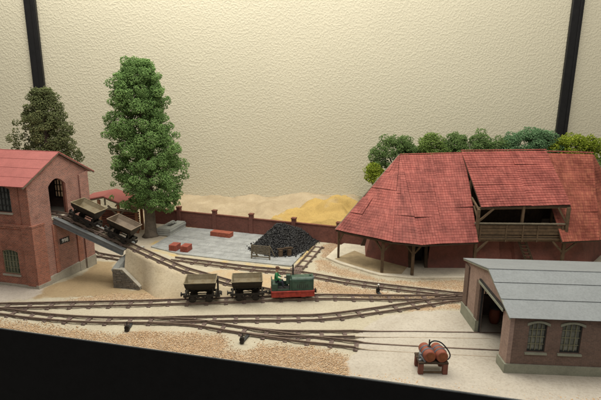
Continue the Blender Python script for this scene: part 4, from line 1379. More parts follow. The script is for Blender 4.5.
def kwall(a, c, name, inset=0.085, rec=0.0, zt=5.5, mat='kiln'):
    di = lambda p: (kc - p).normalized()
    A0, C0 = a + di(a) * rec, c + di(c) * rec
    b = MB()
    b.hexa([A0 + Vector((0, 0, 0.18)), C0 + Vector((0, 0, 0.18)), C0 + di(c) * 0.6 + Vector((0, 0, 0.18)), A0 + di(a) * 0.6 + Vector((0, 0, 0.18))],
           [A0 + di(a) * zt * inset * 3 + Vector((0, 0, zt)), C0 + di(c) * zt * inset * 3 + Vector((0, 0, zt)), C0 + di(c) * (0.6 + zt * inset * 3) + Vector((0, 0, zt)), A0 + di(a) * (0.6 + zt * inset * 3) + Vector((0, 0, zt))])
    return b.build(name, M[mat], barn, world=True)


kwall(kb[0], kb[1], 'kiln_wall'); kwall(kb[1], kb[2], 'kiln_wall'); kwall(kb[3], kb[4], 'kiln_wall')
kwall(kb[4] + Vector((0.02, 0, 0)), kb[5], 'kiln_wall', rec=0.02, zt=3.9)
kwall(kb[5], kb[6], 'kiln_wall', rec=0.5, zt=3.9); kwall(kb[6], kb[7], 'kiln_wall', zt=3.9); kwall(kb[7], kb[8], 'kiln_wall')
b = MB()
b.hexa([(12.72, 53.6, 0.1), (14.75, 53.6, 0.1), (14.75, 53.9, 0.1), (12.72, 53.9, 0.1)], [(12.72, 53.9, 5), (14.75, 53.9, 5), (14.75, 54.2, 5), (12.72, 54.2, 5)])
b.build('doorway_shade_sheet', M['steel_dark'], barn, world=True)  # dark sheet across the opening, standing in for its shaded interior
b = MB()
for x in (12.78, 14.66): b.bar((x, 51.2, 0.2), (x, 52.0, 3.6), 0.2, 0.35)
b.bar((12.7, 51.95, 3.3), (14.75, 51.95, 3.3), 0.25, 0.3)
b.build('door_frame', M['timber_dark'], barn, world=True)
# upper dark floor, and planks added behind to close the interior off dark
b = MB(); b.prism([(9.5, 58), (12, 54), (19.6, 53.6), (19.6, 50.4), (29.4, 50.4), (29.4, 53.6), (36, 54), (39, 60), (36, 61.5), (11, 61.5)], lambda x, y: (x, y, 3.98), lambda x, y: (x, y, 4.12)); b.build('upper_floor', M['timber_dark'], barn, world=True)
for k in range(26):
    x = 19.7 + k * 0.385
    b = MB(); b.box((x, 55.2, 7.3), (0.36, 0.1, 6.2)); b.build('dark_closing_plank', M['timber_dark'], barn, world=True)
b = MB(); b.hexa([(8, 59.0, 0.1), (39, 59.0, 0.1), (39, 59.2, 0.1), (8, 59.2, 0.1)], [(12.3, 59.0, 12.2), (36.2, 59.0, 12.4), (36.2, 59.2, 12.4), (12.3, 59.2, 12.2)]); b.build('rear_wall', M['timber_dark'], barn, world=True)


def post(x, y, z0, z1, w=0.27, brace=None, name='post'):
    b = MB()
    j = rnd.uniform(-0.04, 0.04)
    b.bar((x, y, z0), (x + j, y, z1), w, w)
    o = b.build(name, M['timber'], barn, world=True)
    for bx, by in (brace or ()):
        b2 = MB(); b2.bar((x + bx * 0.06, y + by * 0.06, z1 - 1.25), (x + bx, y + by, z1 - 0.12), 0.17, 0.17)
        q = b2.build('brace', M['timber'], None); q.parent = o; q.location = -barn.location
    return o


post(4.7, 54.3, 0.15, 3.6, 0.26, ((0.5, -0.4),))
post(9.25, 49.6, 0.15, 3.95, 0.3, ((0.95, -0.3), (-0.75, 0.6)))
post(12.5, 48.9, 0.15, 3.95, 0.3, ((1.05, 0.1), (-1.0, 0.2)))
post(19.62, 49.75, 0.15, 7.6, 0.3, ())
post(29.5, 49.8, 0.15, 7.85, 0.3, ())
post(24.7, 50.25, 4.2, 7.9, 0.26, ())
post(20.0, 54.0, 4.1, 10.0, 0.24, ()); post(30.0, 54.0, 4.1, 10.2, 0.24, ())
for (p, q, w) in (((19.62, 49.75, 2.6), (21.0, 49.95, 4.0), 0.2), ((29.5, 49.8, 2.6), (28.2, 49.95, 4.0), 0.2), ((29.5, 49.8, 2.6), (30.6, 49.4, 4.0), 0.2), ((19.7, 50.2, 5.95), (21.4, 50.2, 7.6), 0.2), ((19.62, 49.75, 6.4), (19.65, 51.4, 7.6), 0.16),
                  ((19.7, 49.8, 7.4), (19.75, 52.6, 8.3), 0.18), ((29.4, 49.9, 6.2), (28.5, 50.1, 7.75), 0.18), ((19.62, 49.9, 5.9), (19.7, 53.0, 6.0), 0.16)):
    b = MB(); b.bar(p, q, w, w); b.build('brace', M['timber'], barn, world=True)
for (p, q, w, h) in (((19.7, 50.3, 7.58), (29.9, 50.35, 7.86), 0.24, 0.26), ((5.0, 53.2, 3.8), (10, 49.0, 3.92), 0.2, 0.22), ((9.9, 49.0, 3.92), (13, 48.5, 3.9), 0.2, 0.22), ((12.9, 48.5, 3.9), (19.6, 49.4, 3.98), 0.2, 0.22), ((29.3, 49.5, 4.0), (33.2, 50.3, 4.0), 0.2, 0.22), ((19.5, 50.0, 4.02), (29.6, 50.05, 4.05), 0.26, 0.26)):
    b = MB(); b.bar(p, q, w, h); b.build('beam', M['timber'], barn, world=True)
# balcony
bal = bpy.data.objects.new('balcony', None); COL.objects.link(bal); bal.parent = barn; bal.location = (0, 0, 0)


def bpart(name, mb, mat):
    o = mb.build(name, M[mat], None); o.parent = bal; o.location = -barn.location
    return o


for k, (z, h) in enumerate(((5.62, 0.36), (5.24, 0.36), (4.87, 0.34))):
    for (xa, xb) in ((19.5, 22.9), (22.93, 26.4), (26.43, 29.55)):
        b = MB(); b.box(((xa + xb) / 2, 49.9 + rnd.uniform(-0.015, 0.015), z + rnd.uniform(-0.015, 0.015)), (xb - xa, 0.09, h - 0.025)); bpart('board', b, 'timber')
b = MB(); b.box((24.5, 49.87, 5.98), (10.4, 0.24, 0.13)); bpart('handrail', b, 'timber_grey')
b = MB(); b.box((24.5, 49.92, 4.5), (10.2, 0.1, 0.15)); bpart('rail', b, 'timber')
b = MB(); b.box((24.5, 49.86, 4.2), (10.3, 0.14, 0.2)); bpart('rail', b, 'timber')
for x in (20.0, 22.9, 24.75, 26.4, 29.1):
    b = MB(); b.box((x, 49.82, 4.85), (0.16, 0.1, 1.9)); bpart('baluster', b, 'timber')
# stair under the balcony
st = bpy.data.objects.new('stair', None); COL.objects.link(st); st.parent = barn
for s in (0, 0.75):
    b = MB(); b.bar((24.6 + s, 50.4, 4.0), (26.3 + s, 50.3, 0.2), 0.12, 0.26); o = b.build('stringer', M['timber_dark'], None); o.parent = st; o.location = -barn.location
for k in range(9):
    f = (k + 0.5) / 9
    b = MB(); b.box((24.6 + 1.7 * f + 0.37, 50.36, 4.0 - 3.8 * f), (0.75, 0.3, 0.07)); o = b.build('tread', M['timber'], None); o.parent = st; o.location = -barn.location

# ================================================================ GREY-ROOFED SHED (front right)
SC = Vector((15.1, 30.62, 0)); SD = Vector((0.012, 1, 0)).normalized(); SW = Vector((0.998, -0.062, 0)).normalized()
SLEN, SDEP = 14.0, 9.5
SGN, SFN = -SW, -SD
shed = thing('brick_shed', 'low brown brick shed with grey roof and two arched windows', 'shed', SC)


def SP(s, t, z): return SC + SD * s + SW * t + Vector((0, 0, z))


SE, SR, SRS, SB_ = 4.55, 6.32, 4.1, 5.2
b = MB()
SDOOR = [(1.25, -0.1), (5.85, -0.1), (5.85, 4.72), (1.25, 4.5)]
b.holed([(0, -0.1), (1.25, -0.1), (1.25, 4.5), (5.85, 4.72), (5.85, -0.1), (SDEP, -0.1), (SDEP, SB_), (SRS, SR), (0, SE)], [], lambda s, z: SP(s, 0, z), lambda s, z: SP(s, 0.3, z))
b.build('gable_wall', mk_brick('pinkish_brick', (0.38, 0.275, 0.23), (0.32, 0.225, 0.19), (0.37, 0.285, 0.24), 0.3, 0.11, stain=0.3), shed, world=True)
SW1, SW2 = arch(1.36, 2.62, 1.8, 3.92, 0.17), arch(3.66, 5.06, 1.8, 3.92, 0.17)
SW3, SW4 = arch(7.0, 8.4, 1.8, 3.92, 0.17), arch(9.4, 10.8, 1.8, 3.92, 0.17)
b = MB()
b.holed([(0.302, -0.1), (SLEN, -0.1), (SLEN, SE), (0.302, SE)], [SW1, SW2, SW3, SW4], lambda t_, z: SP(0, t_, z), lambda t_, z: SP(0.3, t_, z))
b.build('front_wall', M['brick_dull'], shed, world=True)
SBW, SBW2 = [(0.9, 2.0), (2.3, 2.0), (2.3, 3.9), (0.9, 3.9)], [(4, 2.0), (5.6, 2.0), (5.6, 3.9), (4, 3.9)]
b = MB()
b.holed([(0.302, -0.1), (SLEN, -0.1), (SLEN, SB_), (0.302, SB_)], [SBW, SBW2], lambda t_, z: SP(SDEP - 0.3, t_, z), lambda t_, z: SP(SDEP, t_, z)); b.build('rear_wall', M['brick_dull'], shed, world=True)
b = MB(); b.prism([(0.31, 0), (SDEP - 0.31, 0), (SDEP - 0.31, SB_ - 0.05), (SRS, SR - 0.05), (0.31, SE - 0.05)], lambda s, z: SP(s, SLEN - 0.3, z), lambda s, z: SP(s, SLEN, z)); b.build('end_wall', M['brick_dull'], shed, world=True)
window(shed, 'window', SBW, lambda a, z, d: SP(SDEP - 0.3 + d, a, z), 3, 3, M['paper'], M['muntin_dark'], 0.12, 0.09)
window(shed, 'window', SBW2, lambda a, z, d: SP(SDEP - 0.3 + d, a, z), 3, 3, M['paper'], M['muntin_dark'], 0.12, 0.09)
SFF = lambda a, z, d: SP(d, a, z)
for k, wv in enumerate((SW1, SW2, SW3, SW4)):
    window(shed, 'window', wv, SFF, 4, 4, M['glassgrey'], M['muntin'], 0.17, 0.05, M['muntin_dark'])
    a0, a1 = min(p[0] for p in wv), max(p[0] for p in wv)
    b = MB(); b.hexa([SP(-0.13, a0 - 0.14, 1.62), SP(-0.13, a1 + 0.14, 1.62), SP(0.15, a1 + 0.14, 1.62), SP(0.15, a0 - 0.14, 1.62)], [SP(-0.13, a0 - 0.14, 1.76), SP(-0.13, a1 + 0.14, 1.76), SP(0.15, a1 + 0.14, 1.79), SP(0.15, a0 - 0.14, 1.79)])
    b.build('window_sill', M['plinth_green'], shed, world=True)
    o1 = arch(a0 - 0.16, a1 + 0.16, 3.9, 4.06, 0.2)[2:]
    o2 = [(a0 + (a1 - a0) * f, 3.93 + 0.17 * 4 * f * (1 - f)) for f in [i / 8 for i in range(9)]]
    b = MB(); b.prism(o1 + [(a0 - 0.16, 3.86)] + o2 + [(a1 + 0.16, 3.86)], lambda a, z: SP(-0.07, a, z), lambda a, z: SP(0.05, a, z)); b.build('window_arch', M['plinth_green'], shed, world=True)


def shed_box(s0, s1, t0, t1, z0, z1, name, mat, z1b=None):
    b = MB()
    zb = z1 if z1b is None else z1b
    b.hexa([SP(s0, t0, z0), SP(s0, t1, z0), SP(s1, t1, z0), SP(s1, t0, z0)], [SP(s0, t0, z1), SP(s0, t1, z1), SP(s1, t1, zb), SP(s1, t0, zb)])
    return b.build(name, M[mat], shed, world=True)


shed_box(-0.12, 0.05, -0.14, SLEN, -0.05, 0.78, 'plinth', 'plinth_green')
shed_box(-0.118, 1.27, -0.142, 0.1, -0.05, 0.782, 'plinth', 'plinth_green')
shed_box(5.83, SDEP + 0.1, -0.2, 0.1, -0.05, 1.15, 'plinth', 'plinth_green')
shed_box(5.82, 6.6, -0.1, 0.05, 1.15, 4.6, 'pilaster', 'brick_dull'); shed_box(8.6, SDEP + 0.05, -0.12, 0.05, 1.15, 4.95, 'pilaster', 'brick_dull')
shed_box(0.302, SDEP - 0.302, 0.302, SLEN - 0.302, -0.05, 0.06, 'shed_floor', 'plinth')
b = MB(); b.bar(SP(1.0, -0.04, 4.58), SP(6.0, -0.04, 4.8), 0.2, 0.24); b.bar(SP(5.83, 0.15, 0), SP(5.83, 0.15, 4.7), 0.2, 0.14); b.bar(SP(1.27, 0.15, 0), SP(1.27, 0.15, 4.5), 0.2, 0.12)
b.build('door_frame', M['steel_dark'], shed, world=True)
b = MB(); b.bar(SP(1.0, -0.16, 4.46), SP(6.0, -0.16, 4.68), 0.06, 0.2); b.build('door_lintel', M['plinth_green'], shed, world=True)
# roof strips
sn_, sf_ = (SR - SE) / SRS, (SR - SB_) / (SDEP - SRS)
ov = 0.42
strips = [0, 0.36, 0.70, 1.0]
for k in range(3):
    f0, f1 = strips[k], strips[k + 1]
    sa, sb = -ov + (SRS + ov) * f0, -ov + (SRS + ov) * f1
    za, zb = SR + 0.2 - (SRS - sa) * sn_, SR + 0.2 - (SRS - sb) * sn_
    lift = 0.003 * (2 - k) * -1 + 0.05
    roof_slab('roof_strip', [SP(sa, -0.3 + rnd.uniform(-0.02, 0.02), za + lift), SP(sa, SLEN + 0.2, za + lift), SP(sb + (0.08 if k < 2 else 0), SLEN + 0.2, zb + lift - (0.02 if k < 2 else 0)), SP(sb + (0.08 if k < 2 else 0), -0.3, zb + lift - (0.02 if k < 2 else 0))], 0.03, M['roof_grey'], shed)
roof_slab('roof_strip', [SP(SDEP + 0.3, -0.3, SR + 0.2 - (SDEP + 0.3 - SRS) * sf_), SP(SDEP + 0.3, SLEN + 0.2, SR + 0.2 - (SDEP + 0.3 - SRS) * sf_), SP(SRS - 0.1, SLEN + 0.2, SR + 0.27), SP(SRS - 0.1, -0.3, SR + 0.27)], 0.07, M['roof_grey'], shed)
b = MB(); b.bar(SP(-ov + 0.03, -0.22, SE - 0.05), SP(SRS, -0.22, SR + 0.1), 0.09, 0.16); b.bar(SP(SRS, -0.225, SR + 0.1), SP(SDEP + 0.25, -0.225, SB_ + 0.03), 0.09, 0.16); b.build('barge_board', M['plinth_green'], shed, world=True)

# red urn-shaped drum inside the shed
t = thing('iron_drum', 'rust red bulging drum standing inside the shed doorway', 'drum', (17.35, 38.2, 0.06))
b = MB(); b.lathe([(0.33, 0), (0.43, 0.3), (0.48, 0.75), (0.43, 1.2), (0.36, 1.42)], n=18); b.build('drum_body', M['drum'], t, smooth=True)
b = MB(); b.lathe([(0.46, 1.42), (0.5, 1.47), (0.46, 1.55), (0.2, 1.72), (0.06, 1.75), (0.08, 1.9), (0.02, 1.95)], n=18); b.build('lid', M['steel_dark'], t, smooth=True)

# ================================================================ STAND WITH TWO DRUMS
t = thing('drum_stand', 'low brown timber stand carrying two red drums on the apron', 'stand', (9.72, 30.85, 0.07))
b = MB()
for k in range(4): b.box((0, -0.5 + k * 0.36, 0.9), (2.15, 0.31, 0.12))
b.build('stand_top', M['timber_dark'], t)
for x in (-0.88, 0.88):
    for y in (-0.5, 0.55):
        b = MB(); b.box((x, y, 0.42), (0.36, 0.3, 0.84)); b.build('leg', M['redwood'], t, bevel=0.02)
b = MB(); b.box((0, -0.5, 0.12), (1.4, 0.1, 0.1)); b.build('stretcher', M['timber'], t)
for k, x in enumerate((-0.34, 0.55)):
    dr_ = thing('drum', ('rust red drum on the timber stand, next to the grey bracket' if k == 0 else 'rust red drum on the timber stand, on the hose side'), 'drum', (9.72 + x, 30.9, 1.45), 0.1, 'drums on the timber stand')
    b = MB(); b.lathe([(0.36, -0.68), (0.42, -0.66), (0.45, -0.3), (0.46, 0), (0.45, 0.4), (0.40, 0.72), (0.3, 0.78)], n=20, axis='Y'); b.build('drum_body', M['drum'], dr_, smooth=True)
    for yy in (-0.22, 0.2):
        b = MB(); b.lathe([(0.462, -0.07), (0.485, -0.05), (0.485, 0.05), (0.462, 0.07)], (0, yy, 0), 20, 'Y'); b.build('hoop', M['band'], dr_, smooth=True)
    b = MB(); b.lathe([(0.02, -0.69), (0.35, -0.685), (0.35, -0.66), (0.02, -0.65)], n=20, axis='Y'); b.build('drum_end', M['drum_end'], dr_)
t = thing('hose', 'black hose looping over the two red drums', 'hose', (9.72, 30.9, 1.4))
b = MB(); b.tube(spline([(-0.2, 0.05, 0.4), (-0.15, 0.05, 0.75), (0.1, 0.0, 0.98), (0.6, -0.1, 0.9), (1.05, -0.25, 0.45), (1.25, -0.35, 0.05), (1.12, -0.45, -0.2), (0.8, -0.55, -0.25)], 0.12), 0.05, 8); b.build('hose_tube', M['rubber'], t, smooth=True)
b = MB(); b.lathe([(0.08, 0.36), (0.12, 0.4), (0.12, 0.55), (0.06, 0.6), (0.05, 1.05)], (-0.2, 0.05, 0), 10); b.build('valve', M['steel_dark'], t)
t = thing('bracket', 'small grey metal bracket at the end of the drum stand', 'bracket', (8.8, 30.7, 1.03))
b = MB(); b.box((0.05, 0.1, 0.22), (0.14, 0.3, 0.44)); b.bar((0.0, 0.0, 0.35), (0.35, -0.42, 0.02), 0.16, 0.1); b.bar((-0.1, -0.3, 0.05), (0.25, -0.1, 0.1), 0.14); b.build('bracket_arm', M['steel'], t)

# ================================================================ BRICK BOUNDARY WALL
fw = thing('boundary_wall', 'long low red brown wall with square posts behind the grey yard', 'wall', (-8, fence_y(-8), 0))
fd = Vector((1, -0.334, 0)).normalized(); fn = Vector((-0.334, -1, 0)).normalized()
posts = [-24.2, -18.3, -12.58, -7.0, -0.88, 5.2, 9.6]
for x0, x1 in zip(posts, posts[1:]):
    a, c = Vector((x0, fence_y(x0), 0)), Vector((x1, fence_y(x1), 0))
    b = MB()
    zt = 2.3 + rnd.uniform(-0.04, 0.04)
    b.hexa([a + fn * 0.14 - Vector((0, 0, 0.1)), c + fn * 0.14 - Vector((0, 0, 0.1)), c - fn * 0.14 - Vector((0, 0, 0.1)), a - fn * 0.14 - Vector((0, 0, 0.1))], [a + fn * 0.14 + Vector((0, 0, zt)), c + fn * 0.14 + Vector((0, 0, zt)), c - fn * 0.14 + Vector((0, 0, zt)), a - fn * 0.14 + Vector((0, 0, zt))])
    b.build('wall_panel', M['brick_fence'], fw, world=True)
    b = MB(); b.bar(a + Vector((0, 0, zt + 0.05)), c + Vector((0, 0, zt + 0.05)), 0.4, 0.1); b.build('wall_cap', M['redwood'], fw, world=True)
for x in posts[1:-1]:
    p = Vector((x, fence_y(x), 0)) + fn * 0.03
    rz = math.atan2(fd.y, fd.x)
    b = MB(); b.box(p + Vector((0, 0, 1.4)), (0.56, 0.56, 3.0), Matrix.Rotation(rz, 3, 'Z')); o = b.build('wall_post', M['brick_fence'], fw, world=True)
    b = MB(); b.box(p + Vector((0, 0, 2.97)), (0.68, 0.68, 0.16), Matrix.Rotation(rz, 3, 'Z')); q = b.build('post_cap', M['redwood'], None); q.parent = o; q.location = -fw.location

# ================================================================ COAL, SCREEN, BRICK STACKS
CP = [(-6.5, 57.6), (-5.4, 56.0), (-3.2, 54.7), (-0.7, 55.2), (0.8, 57.4), (2.25, 61.2), (0.5, 62.0), (-2, 62), (-5.3, 61.3)]
coal = thing('coal_heap', 'heap of black coal against the brick wall', 'coal heap', (-2.3, 58.3, 0.12))


def coal_h(x, y):
    sd_ = poly_sd(x, y, CP)
    h = np.clip(sd_, 0, None) ** 1.05 * 0.98
    h = np.where(h > 1.9, 1.9 + (h - 1.9) * 0.72, h)
    return h * (1 + 0.10 * fbm(x, y, 0.45, 7)) + 0.10 * fbm(x, y, 1.3, 8) * np.clip(sd_, 0, 1)


cx, cy = np.meshgrid(np.linspace(-7.4, 2.6, 70), np.linspace(54, 62.5, 60), indexing='ij')
cz = np.where(poly_sd(cx, cy, CP) > 0, coal_h(cx, cy), -0.4)
idx = np.arange(cx.size).reshape(cx.shape)
F = np.stack([idx[:-1, :-1], idx[1:, :-1], idx[1:, 1:], idx[:-1, 1:]], -1).reshape(-1, 4)
np_mesh('coal_core', np.stack([cx + 2.3, cy - 58.3, cz - 0.06], -1).reshape(-1, 3), F, M['coal'], coal)
q = rng.uniform((-7.7, 54), (2.9, 62.6), (26000, 2))
sdv = poly_sd(q[:, 0], q[:, 1], CP)
ok = sdv > rng.exponential(0.16, len(q)) * -1
q = q[ok]
P = np.stack([q[:, 0] + 2.3, q[:, 1] - 58.3, coal_h(q[:, 0], q[:, 1]) + rng.uniform(-0.05, 0.1, len(q))], 1)
V, F = granules(P, 0.03 + 0.14 * rng.random(len(P)) ** 2.4, 0.55)
tag(np_mesh('coal_lumps', V, F, M['coal'], coal), kind='stuff')

# slatted coal screen leaning in front of the heap
t = thing('coal_screen', 'weathered slatted timber screen standing before the coal heap', 'screen', (-4.8, 53.75, 0.13), -0.2)
for s in (-1, 1):
    b = MB(); b.bar((s * 1.15, 0, 0), (s * 1.1, 0.12, 1.78), 0.15); b.build('upright', M['timber_grey'], t)
    b = MB(); b.bar((s * 1.12 + 0.1, 0.05, 1.6), (s * 1.15 + 0.35, 1.15, 0.0), 0.12); b.build('prop', M['timber_grey'], t)
for k in range(6):
    b = MB(); z = 0.72 + k * 0.19; b.box((0, 0.0 + z * 0.067 - 0.09, z), (2.35, 0.06, 0.105)); b.build('slat', M['timber_grey'], t)
b = MB(); b.box((0, -0.02, 0.3), (2.2, 0.1, 0.12)); b.build('stretcher', M['timber_grey'], t)
b = MB(); b.bar((-1.05, 0.0, 0.35), (-0.6, 1.0, 0.05), 0.1); b.build('prop', M['timber_grey'], t)
# two stumps with a plank
t = thing('plank_bench', 'dark plank on two brown stumps at the foot of the coal heap', 'bench', (-1.85, 55.0, 0.13), 0.25)
for s in (-0.58, 0.52):
    b = MB(); b.lathe([(0.3, 0), (0.28, 0.5), (0.3, 0.85), (0.1, 0.87)], (s, 0, 0), 9); b.build('stump', M['timber'], t)
b = MB(); b.box((0.0, 0.05, 0.94), (2.0, 0.36, 0.12)); b.box((0.35, 0.0, 1.06), (0.9, 0.3, 0.1)); b.build('plank', M['timber_dark'], t)


def brick_stack(label, loc, rz, nx_, ny_, nz_, mat, bl=0.34, bwid=0.17, bh=0.125):
    t = thing('brick_stack', label, 'brick stack', loc, rz, 'stacks of new bricks on the yard')
    b = MB()
    for k in range(nz_):
        for i in range(nx_):
            for j in range(ny_):
                if 0 < i < nx_ - 1 and 0 < j < ny_ - 1 and k < nz_ - 1: continue
                if k % 2 and False: continue
                b.box(((i + 0.5) * bl + rnd.uniform(-0.01, 0.01), (j + 0.5) * bwid + rnd.uniform(-0.01, 0.01), (k + 0.5) * bh), (bl - 0.022, bwid - 0.018, bh - 0.012))
    o = b.build('bricks', M[mat], t)
    tag(o, kind='stuff')
    return t


rzb = math.radians(-22)
brick_stack('red brick stack nearest the sloping track', (-16.75, 56.55, 0.135), rzb + 0.15, 3, 8, 6, 'stack')
brick_stack('red brick stack beside its twin, on the coal heap side', (-15.2, 56.15, 0.135), rzb + 0.15, 3, 8, 6, 'stack')
brick_stack('long low orange brick stack lying along the boundary wall', (-12.7, 63.0, 0.135), math.radians(-19), 9, 7, 5, 'stack_orange')
# grey concrete trough by the tree
t = thing('concrete_trough', 'stack of grey concrete slabs with a dark recess beside the tall tree', 'slab stack', (-18.75, 65.3, 0.02), math.radians(-14))
for k in range(3):
    b = MB(); b.box((rnd.uniform(-0.06, 0.06), rnd.uniform(-0.08, 0.08), 0.17 + k * 0.28), (2.1 + 0.1 * (k == 2), 4.6, 0.24)); b.build('slab', M['concrete_mid'], t, bevel=0.03)
b = MB()
b.box((0.85, 0, 0.94), (0.4, 4.5, 0.22)); b.box((-0.85, 0, 0.94), (0.4, 4.5, 0.22)); b.box((0.2, 1.7, 0.94), (0.9, 1.1, 0.218)); b.box((0.0, -1.55, 0.94), (1.3, 1.4, 0.218)); b.box((0.5, 0.2, 0.935), (0.34, 2.1, 0.21))
b.build('rim', M['concrete_mid'], t)
b = MB(); b.box((-0.15, 0.15, 0.86), (0.9, 2.0, 0.03)); b.build('recess', M['steel_dark'], t)  # dark sheet on the slab, painting in the shade of the hollow

# ================================================================ TIMBER DRYING SHED behind the ramp
t = thing('timber_shed', 'open timber shed with pale red roof behind the ramp wagons', 'shed', (-27, 66, 0))
ap0, ap1 = Vector((-27.7, 63.9, 5.55)), Vector((-27.9, 69.2, 5.55))
er0, er1 = Vector((-22.9, 63.3, 3.75)), Vector((-22.8, 69, 3.75))
el0, el1 = Vector((-31.5, 64.6, 4.7)), Vector((-31.7, 70, 4.7))
roof_slab('roof_sheet', [er0, er1, ap1, ap0], 0.14, M['roof_pink'], t); roof_slab('roof_sheet', [el0, el1, ap1 + Vector((0, 0, 0.003)), ap0 + Vector((0, 0, 0.003))], 0.14, M['roof_pink'], t)
b = MB()
b.bar(er0 + Vector((-0.1, 0.15, -0.25)), ap0 + Vector((0, 0.15, -0.2)), 0.16, 0.26); b.bar(el0 + Vector((0, 0.15, -0.25)), ap0 + Vector((0, 0.15, -0.2)), 0.16, 0.26); b.bar(el0 + Vector((0, 0.2, -0.8)), er0 + Vector((0, 0.2, -0.35)), 0.2, 0.24)
b.bar((-27.6, 64.1, 4.2), (-27.6, 64.1, 5.3), 0.18); b.bar((-26.2, 64.1, 4.0), (-25.6, 64.1, 4.7), 0.16)
b.build('truss', M['timber_grey'], t, world=True)
for (x, y, zt) in ((-23.4, 64.4, 3.7), (-23.3, 66.3, 3.75), (-25.8, 64.2, 4.4), (-28.6, 64.4, 4.9), (-31, 64.8, 4.4)):
    b = MB(); b.bar((x, y, 0), (x, y, zt), 0.34, 0.34); b.build('post', M['timber_orange'], t, world=True)
b = MB(); b.bar((-25.8, 64.2, 2.6), (-24.4, 64.0, 3.95), 0.2); b.bar((-25.8, 64.2, 2.6), (-27.3, 64.2, 4.1), 0.2); b.build('brace', M['timber_grey'], t, world=True)
for k in range(8):
    b = MB(); b.box((-24.6, 65.0, 0.35 + k * 0.36), (2.6, 0.5, 0.24)); b.build('plank', M['redwood'], t, world=True)
for k in range(8):
    b = MB(); b.box((-28.2, 66.5, 0.35 + k * 0.36), (4.0, 0.5, 0.24)); b.build('plank', M['redwood'], t, world=True)

# ================================================================ TREES AND BUSHES
def clump_crown(name, centers, radii, per, gmin, gmax, mat, parent):
    P, S = [], []
    for c, r in zip(centers, radii):
        n = int(per * (r / 0.9) ** 2)
        d = rng.normal(size=(n, 3)); d /= np.linalg.norm(d, axis=1)[:, None]
        rr = r * rng.uniform(0.55, 1.0, n) ** 0.6 * (1 + 0.18 * np.sin(d[:, 0] * 7 + c[0] * 3) * np.cos(d[:, 1] * 6 + c[2]))
        P.append(np.asarray(c) + d * rr[:, None] * np.array((1, 1, 0.82)))
        S.append(rng.uniform(gmin, gmax, n))
    P, S = np.concatenate(P), np.concatenate(S)
    V, F = granules(P, S, 0.45)
    return np_mesh(name, V, F, mat, parent)


def tree(label, base, prof, lean, n, per, mat, z0, z1, rmin, rmax, gm=(0.07, 0.15), trunk_r=(0.75, 0.45), group=None, branches=14, spread_max=1.2):
    t = thing('tree', label, 'tree', base, 0, group)
    H = z1 - z0
    C, Rr = [], []
    zs = np.array([p[0] for p in prof]); hw = np.array([p[1] for p in prof]); cxs = np.array([p[2] for p in prof])
    for i in range(n):
        z = z0 + H * rnd.random() ** 0.95
        a = rnd.uniform(0, 2 * math.pi)
        R0 = np.interp(z, zs, hw); cx_ = np.interp(z, zs, cxs)
        lob = 1 + 0.09 * math.sin(3 * a + z * 0.7) + 0.10 * math.sin(5 * a - z * 1.7)
        f = min(spread_max, rnd.choice((rnd.uniform(0.75, 1.0), rnd.uniform(0.85, 1.2), rnd.uniform(0.45, 0.8))))
        r = rnd.uniform(rmin, rmax)
        rad = max(0.1, R0 * f * lob - r * 0.55)
        C.append((cx_ + rad * math.cos(a), rad * 0.92 * math.sin(a), z)); Rr.append(r)
    tr = MB()
    tp = [(0, 0, -0.1), (0.0, 0, 0.4), (0.03, 0, 1.4), (0.02, 0, z0 + 0.5), (np.interp(z0 + H * 0.35, zs, cxs) * 0.7, 0, z0 + H * 0.35), (np.interp(z0 + H * 0.85, zs, cxs), 0, z0 + H * 0.85)]
    tr.tube(tp, [trunk_r[0] * 1.75, trunk_r[0] * 1.15, trunk_r[0], trunk_r[0] * 0.92, trunk_r[0] * 0.6, 0.08], 14)
    tr.build('trunk', M['bark'], t, smooth=True)
    for i in range(branches):
        c = C[rnd.randrange(len(C))]
        b = MB(); zb = max(z0 - 0.2, c[2] - rnd.uniform(1.0, 2.4)); xb = np.interp(zb, zs, cxs) * 0.7
        b.tube([(xb, 0, zb), ((xb + c[0]) / 2, c[1] / 2, (zb + c[2]) / 2 + 0.3), c], [0.2, 0.13, 0.05], 7); b.build('branch', M['bark'], t, smooth=True)
    o = clump_crown('crown', C, Rr, per, gm[0], gm[1], mat, t)
    tag(o, kind='stuff')
    return t


tree('tall green broadleaf tree standing between the ramp and the grey yard', (-21.1, 63.2, 0),
     [(3.4, 2.6, 0.6), (5, 3.9, 0.5), (8, 4.5, 0.35), (11, 4.4, 0.1), (14, 4.0, -0.3), (17, 3.5, -0.5), (20, 3.0, -0.5), (22.5, 2.3, -0.4), (24.2, 1.3, -0.1)], 0, 820, 250, M['leaf_tree'], 4.0, 23.8, 0.32, 0.85, gm=(0.05, 0.10))
tree('dark olive tree behind the brick building, against the left batten', (-33.6, 61.5, 0),
     [(8, 3.6, 0.3), (11, 3.8, 0.4), (13.5, 3.6, 0.2), (15.5, 3.3, 0.0), (17.5, 2.4, 0.1), (19.5, 1.5, 0.2), (20.4, 0.9, 0.2)], 0, 300, 220, M['leaf_olive'], 8.0, 20.0, 0.35, 0.85, gm=(0.05, 0.10), trunk_r=(0.7, 0.4), spread_max=1.06)


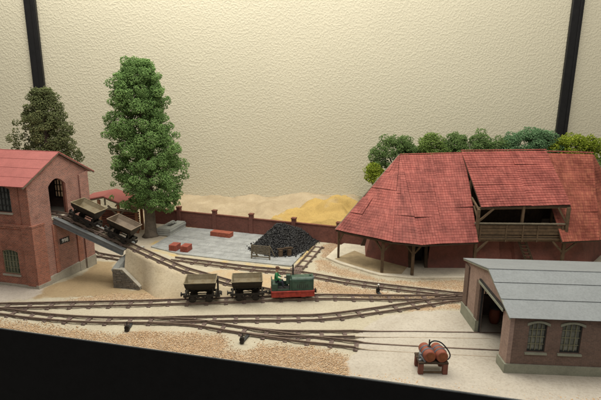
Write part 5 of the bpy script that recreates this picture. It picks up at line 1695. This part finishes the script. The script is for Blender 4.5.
def bush(label, x, y, z, rx_, rz_, mat, n=42, per=230, r=(0.4, 0.85), gm=(0.045, 0.095), name='bush'):
    t = thing(name, label, 'bush', (x, y, z), 0, 'bushes along the top of the hill behind the barn')
    b = MB()
    for k in range(5):
        a = k * 1.26
        b.tube([(0, 0, -0.6), (0.25 * math.cos(a) * rx_, 0.2 * math.sin(a), rz_ * 0.5), (0.55 * rx_ * math.cos(a), 0.5 * math.sin(a), rz_ * 1.1)], [0.12, 0.08, 0.03], 6)
    b.build('stems', M['bark'], t)
    C, Rr = [], []
    for k in range(int(n * 1.35)):
        a = rnd.uniform(0, 2 * math.pi); f = rnd.uniform(0.1, 1) ** 0.5
        zz = rnd.uniform(0.0, 1)
        q = math.sqrt(max(0.05, 1 - (max(0, zz - 0.35) / 0.75) ** 2))
        rr = rnd.uniform(*r)
        C.append((max(0.1, rx_ * f * q * rnd.uniform(0.85, 1.12) - 0.2) * math.cos(a), 1.7 * f * q * math.sin(a), zz * 2 * rz_ * rnd.uniform(0.8, 0.98))); Rr.append(rr)
    o = clump_crown('foliage', C, Rr, per, gm[0], gm[1], M[mat], t)
    tag(o, kind='stuff')


# (label, centre x, y, base z, half width, half height, foliage)
bush('small lime green bush at the left slope of the barn roof', 9.9, 63, 8.3, 1.5, 1.2, 'leaf_lime', 20)
bush('dark green bush above the left hip of the barn roof', 13.1, 64, 9.8, 3.5, 2.3, 'leaf_dark', 76)
bush('light green bush with a pointed top, second from the roof hip', 17.8, 64, 10.4, 2.6, 2.1, 'leaf_mid', 52, r=(0.45, 0.8))
bush('broad dark green bush between the pointed bush and the raised roof', 22.6, 64, 10.6, 4.0, 2.2, 'leaf_dark', 84)
bush('low dark green bush behind the raised roof, left of the bluish bush', 26.6, 64.5, 10.8, 3.2, 1.6, 'leaf_dark', 46, r=(0.4, 0.75))
bush('bluish green fine bush behind the raised roof, left of the batten', 31.5, 64, 10.6, 4.5, 2.4, 'leaf_blue', 100, r=(0.5, 0.9))
bush('bright yellow green bush right of the batten', 37.6, 64, 10.7, 4.0, 2.1, 'leaf_lime', 90)
bush('dark green bush at the right end of the barn roof', 41.5, 62, 7.0, 1.9, 2.6, 'leaf_mid', 40)
bush('small dark green bush filling in between the hip bush and the pointed bush', 15.6, 64.8, 10.6, 1.8, 1.3, 'leaf_dark', 26)
bush('dark green bush behind the right end of the bluish bush, beside the batten', 34.6, 65.2, 10.7, 2.2, 1.5, 'leaf_mid', 30)
